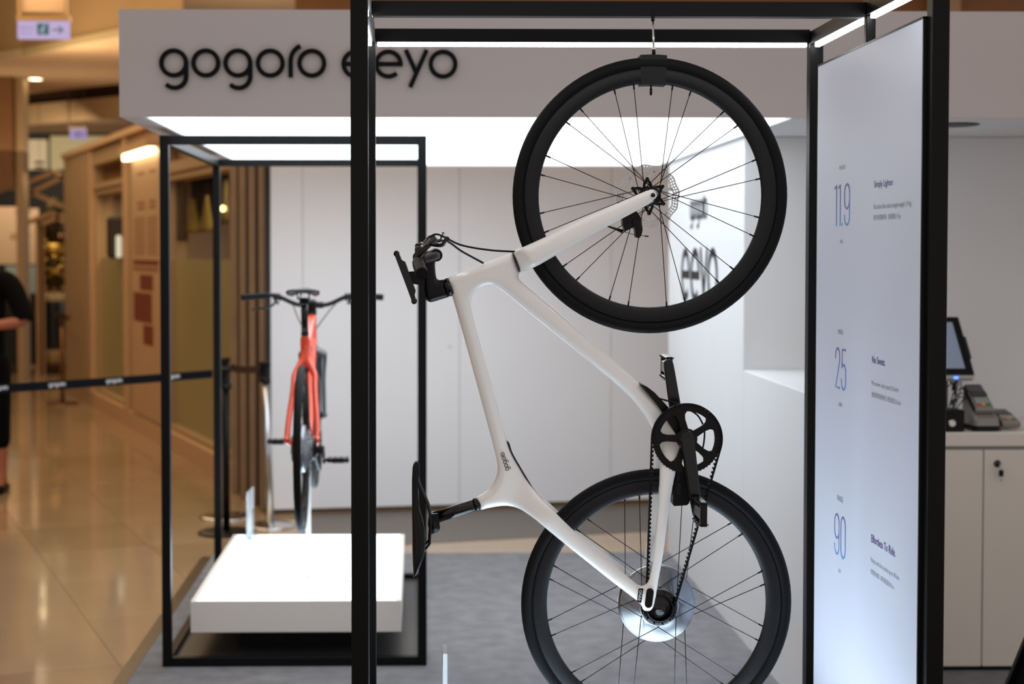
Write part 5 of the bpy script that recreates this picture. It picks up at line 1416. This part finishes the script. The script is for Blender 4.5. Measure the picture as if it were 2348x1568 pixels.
q = G(136, 541, -0.1); mb = MB(); mb.tube([(q[0]-0.05, q[1], q[2]+0.04), (q[0], q[1], q[2]+0.02), (q[0], q[1], q[2]-0.06)], [0.02, 0.03, 0.02], 10); mb.build('ornament', mat('cream_ornament', S(220, 200, 140), 0.4), gs)
q = G(147, 545, -0.1); mb = MB(); mb.tube([(q[0], q[1], q[2]+0.05), (q[0]+0.01, q[1], q[2]), (q[0], q[1], q[2]-0.05)], [0.015, 0.03, 0.012], 10); mb.build('ornament', mat('red_ornament', S(150, 40, 30), 0.4), gs)
gl([(0, 668), (26, 668), (31, 674), (32, 690), (0, 690)], 124, mat('cream_cushion', S(196, 180, 140), 0.6), 'cushion')
gl([(31, 690), (31, 800), (30, 805), (0, 805)], 124, mat('dark_teal_pedestal', S(24, 30, 28), 0.15), 'pedestal', 4)
gl([(36, 800), (36, 832), (0, 832)], 124, mat('cream_step', S(176, 146, 100), 0.5), 'step', 4)
gl([(38, 832), (38, 855.5), (0, 855.5)], 124, DKBR, 'foot', 4)
# small ceiling lamps inside the far shop, seen only as glints in the polished floor
for yy in (1358, 1408):
    z_ = 2.78; D_ = (z_+1.7)*3520/(yy-575)
    q = np.array([(97-957)/3520*D_, D_, z_])
    o = empty('ceiling_lamp', q, 'flat round warm lamp disc hung high in the far shop, %s one' % ('rear' if yy == 1358 else 'front'), 'lamp')
    mb = MB(); mb.lathe([(0, 0.0), (0.055, 0.0)], Matrix.Translation(q), 18); mb.build('lens', emission('warm_lamp', (1.0, 0.78, 0.45), 45), o)
    mb = MB(); mb.lathe([(0.056, 0.001), (0.056, -0.014), (0.062, -0.014), (0.062, 0.012), (0, 0.012)], Matrix.Translation(q), 18); mb.build('shell', DKBR, o); mb = MB(); mb.tube([q+np.array([0, 0, 0.012]), (q[0], q[1], 3.5)], 0.003, 5); mb.build('cord', DKW, o)
# exit signs
EXL = emission('lilac_sign_face', S(196, 176, 214), 0.95); GRN = emission('sign_green', S(34, 104, 84), 0.9); PUR = emission('sign_pale_print', S(150, 134, 168), 0.9)
es = empty('exit_sign', P(98, 66, 13), 'lilac lit exit sign with green running figure and arrow', 'sign')
Ye = 13.0
panel_px('sign_face', 40, 47, 157, 88, Ye, 0.06, EXL, es); panel_px('top_rail', 37, 35, 158, 47, Ye-0.02, 0.10, mat('bronze_rail', S(150, 116, 70), 0.4, metal=0.4), es)
for (x0, x1, y0, y1) in ((39, 44, -40, 35), (148, 153, -40, 35)):
    panel_px('hanger', x0, y0, x1, y1, Ye, 0.04, mat('bronze_rail', S(150, 116, 70), 0.4), es)
panel_px('back_plate', 44, -40, 148, 26, Ye+0.05, 0.03, BEIGE2, es)
k = Ye/3520
def sg(x, y): q = P(x, y, Ye); return (q[0], q[2])
fS = lambda u, v, h: (u, Ye-h, v)
mb = MB(); mb.prism([sg(85, 80), sg(112, 80), sg(112, 54), sg(85, 54)], fS, 0.0005, 0.001); pb_ = mb.build('pictogram_field', GRN, es)
mb = MB()
mb.stroke([sg(*p) for p in ((101, 60), (97, 67), (101, 72), (98, 78))], 0.012, fS, 0.0012, 0.002); mb.stroke([sg(*p) for p in ((97, 67), (93, 72), (88, 74))], 0.010, fS, 0.0012, 0.002); mb.stroke([sg(*p) for p in ((93, 64), (99, 62), (105, 66))], 0.008, fS, 0.0012, 0.002)
mb.prism([(sg(103, 57)[0]+0.008*cos(a), sg(103, 57)[1]+0.008*sin(a)) for a in [2*pi*i/12 for i in range(12)]], fS, 0.0012, 0.002); mb.build('running_figure', EXL, pb_)
mb = MB(); mb.stroke([sg(120, 68), sg(144, 69)], 0.012, fS, 0.0005, 0.0015); mb.stroke([sg(134, 60), sg(145, 69), sg(134, 77)], 0.012, fS, 0.0005, 0.0015); mb.build('arrow', GRN, es)
q = P(45, 68, Ye-0.001); text('緊急出口', PUR, es, q, (1, 0, 0), (0, 0, 1), 0.030, 0.125)
q = P(48, 80, Ye-0.001); text('EXIT', PUR, es, q, (1, 0, 0), (0, 0, 1), 0.026, 0.10)
Ye2 = 21.5
e2 = empty('direction_sign', P(178, 306, Ye2), 'small lilac lit sign hung on two thin rods far off', 'sign')
panel_px('sign_face', 160, 296, 197, 319, Ye2, 0.06, emission('lilac_sign_face_dim', S(168, 148, 190), 0.9), e2)
for x in (157, 192): 
    q = P(x, 296, Ye2); mb = MB(); mb.tube([(q[0], Ye2+0.03, q[2]), (q[0], Ye2+0.03, 3.95)], 0.012, 6); mb.build('rod', mat('dark_bronze_rail', S(96, 76, 50), 0.5), e2)
panel_px('top_rail', 158, 291, 198, 296, Ye2, 0.06, mat('dark_bronze_rail', S(96, 76, 50), 0.5), e2)
mb = MB(); fS2 = lambda u, v, h: (u, Ye2-h, v)
def sg2(x, y): q = P(x, y, Ye2); return (q[0], q[2])
mb.stroke([sg2(176, 301), sg2(176, 315)], 0.02, fS2, 0.001, 0.004); mb.stroke([sg2(172, 308), sg2(180, 308)], 0.02, fS2, 0.001, 0.004)
mb.stroke([(sg2(187, 308)[0]+0.03*cos(a), sg2(187, 308)[1]+0.03*sin(a)) for a in [2*pi*i/16 for i in range(16)]], 0.012, fS2, 0.001, 0.004, closed=True); mb.build('pictogram', emission('sign_dark_print', S(88, 78, 110), 0.9), e2)
# wall behind the booth, above the canopy
wm_ = Bx('wall_mall', (-1.2, 15.2, 0), (7, 15.3, 4.65), BROWN, kind='structure')
Bx('pilaster', (5.05, 15.1, 0), (5.35, 15.2, 4.65), BEIGE, wm_)
Bx('wall_end', (-14, 6.0, 0), (-13.9, 29, 4.65), BEIGE, kind='structure')

flush_texts()
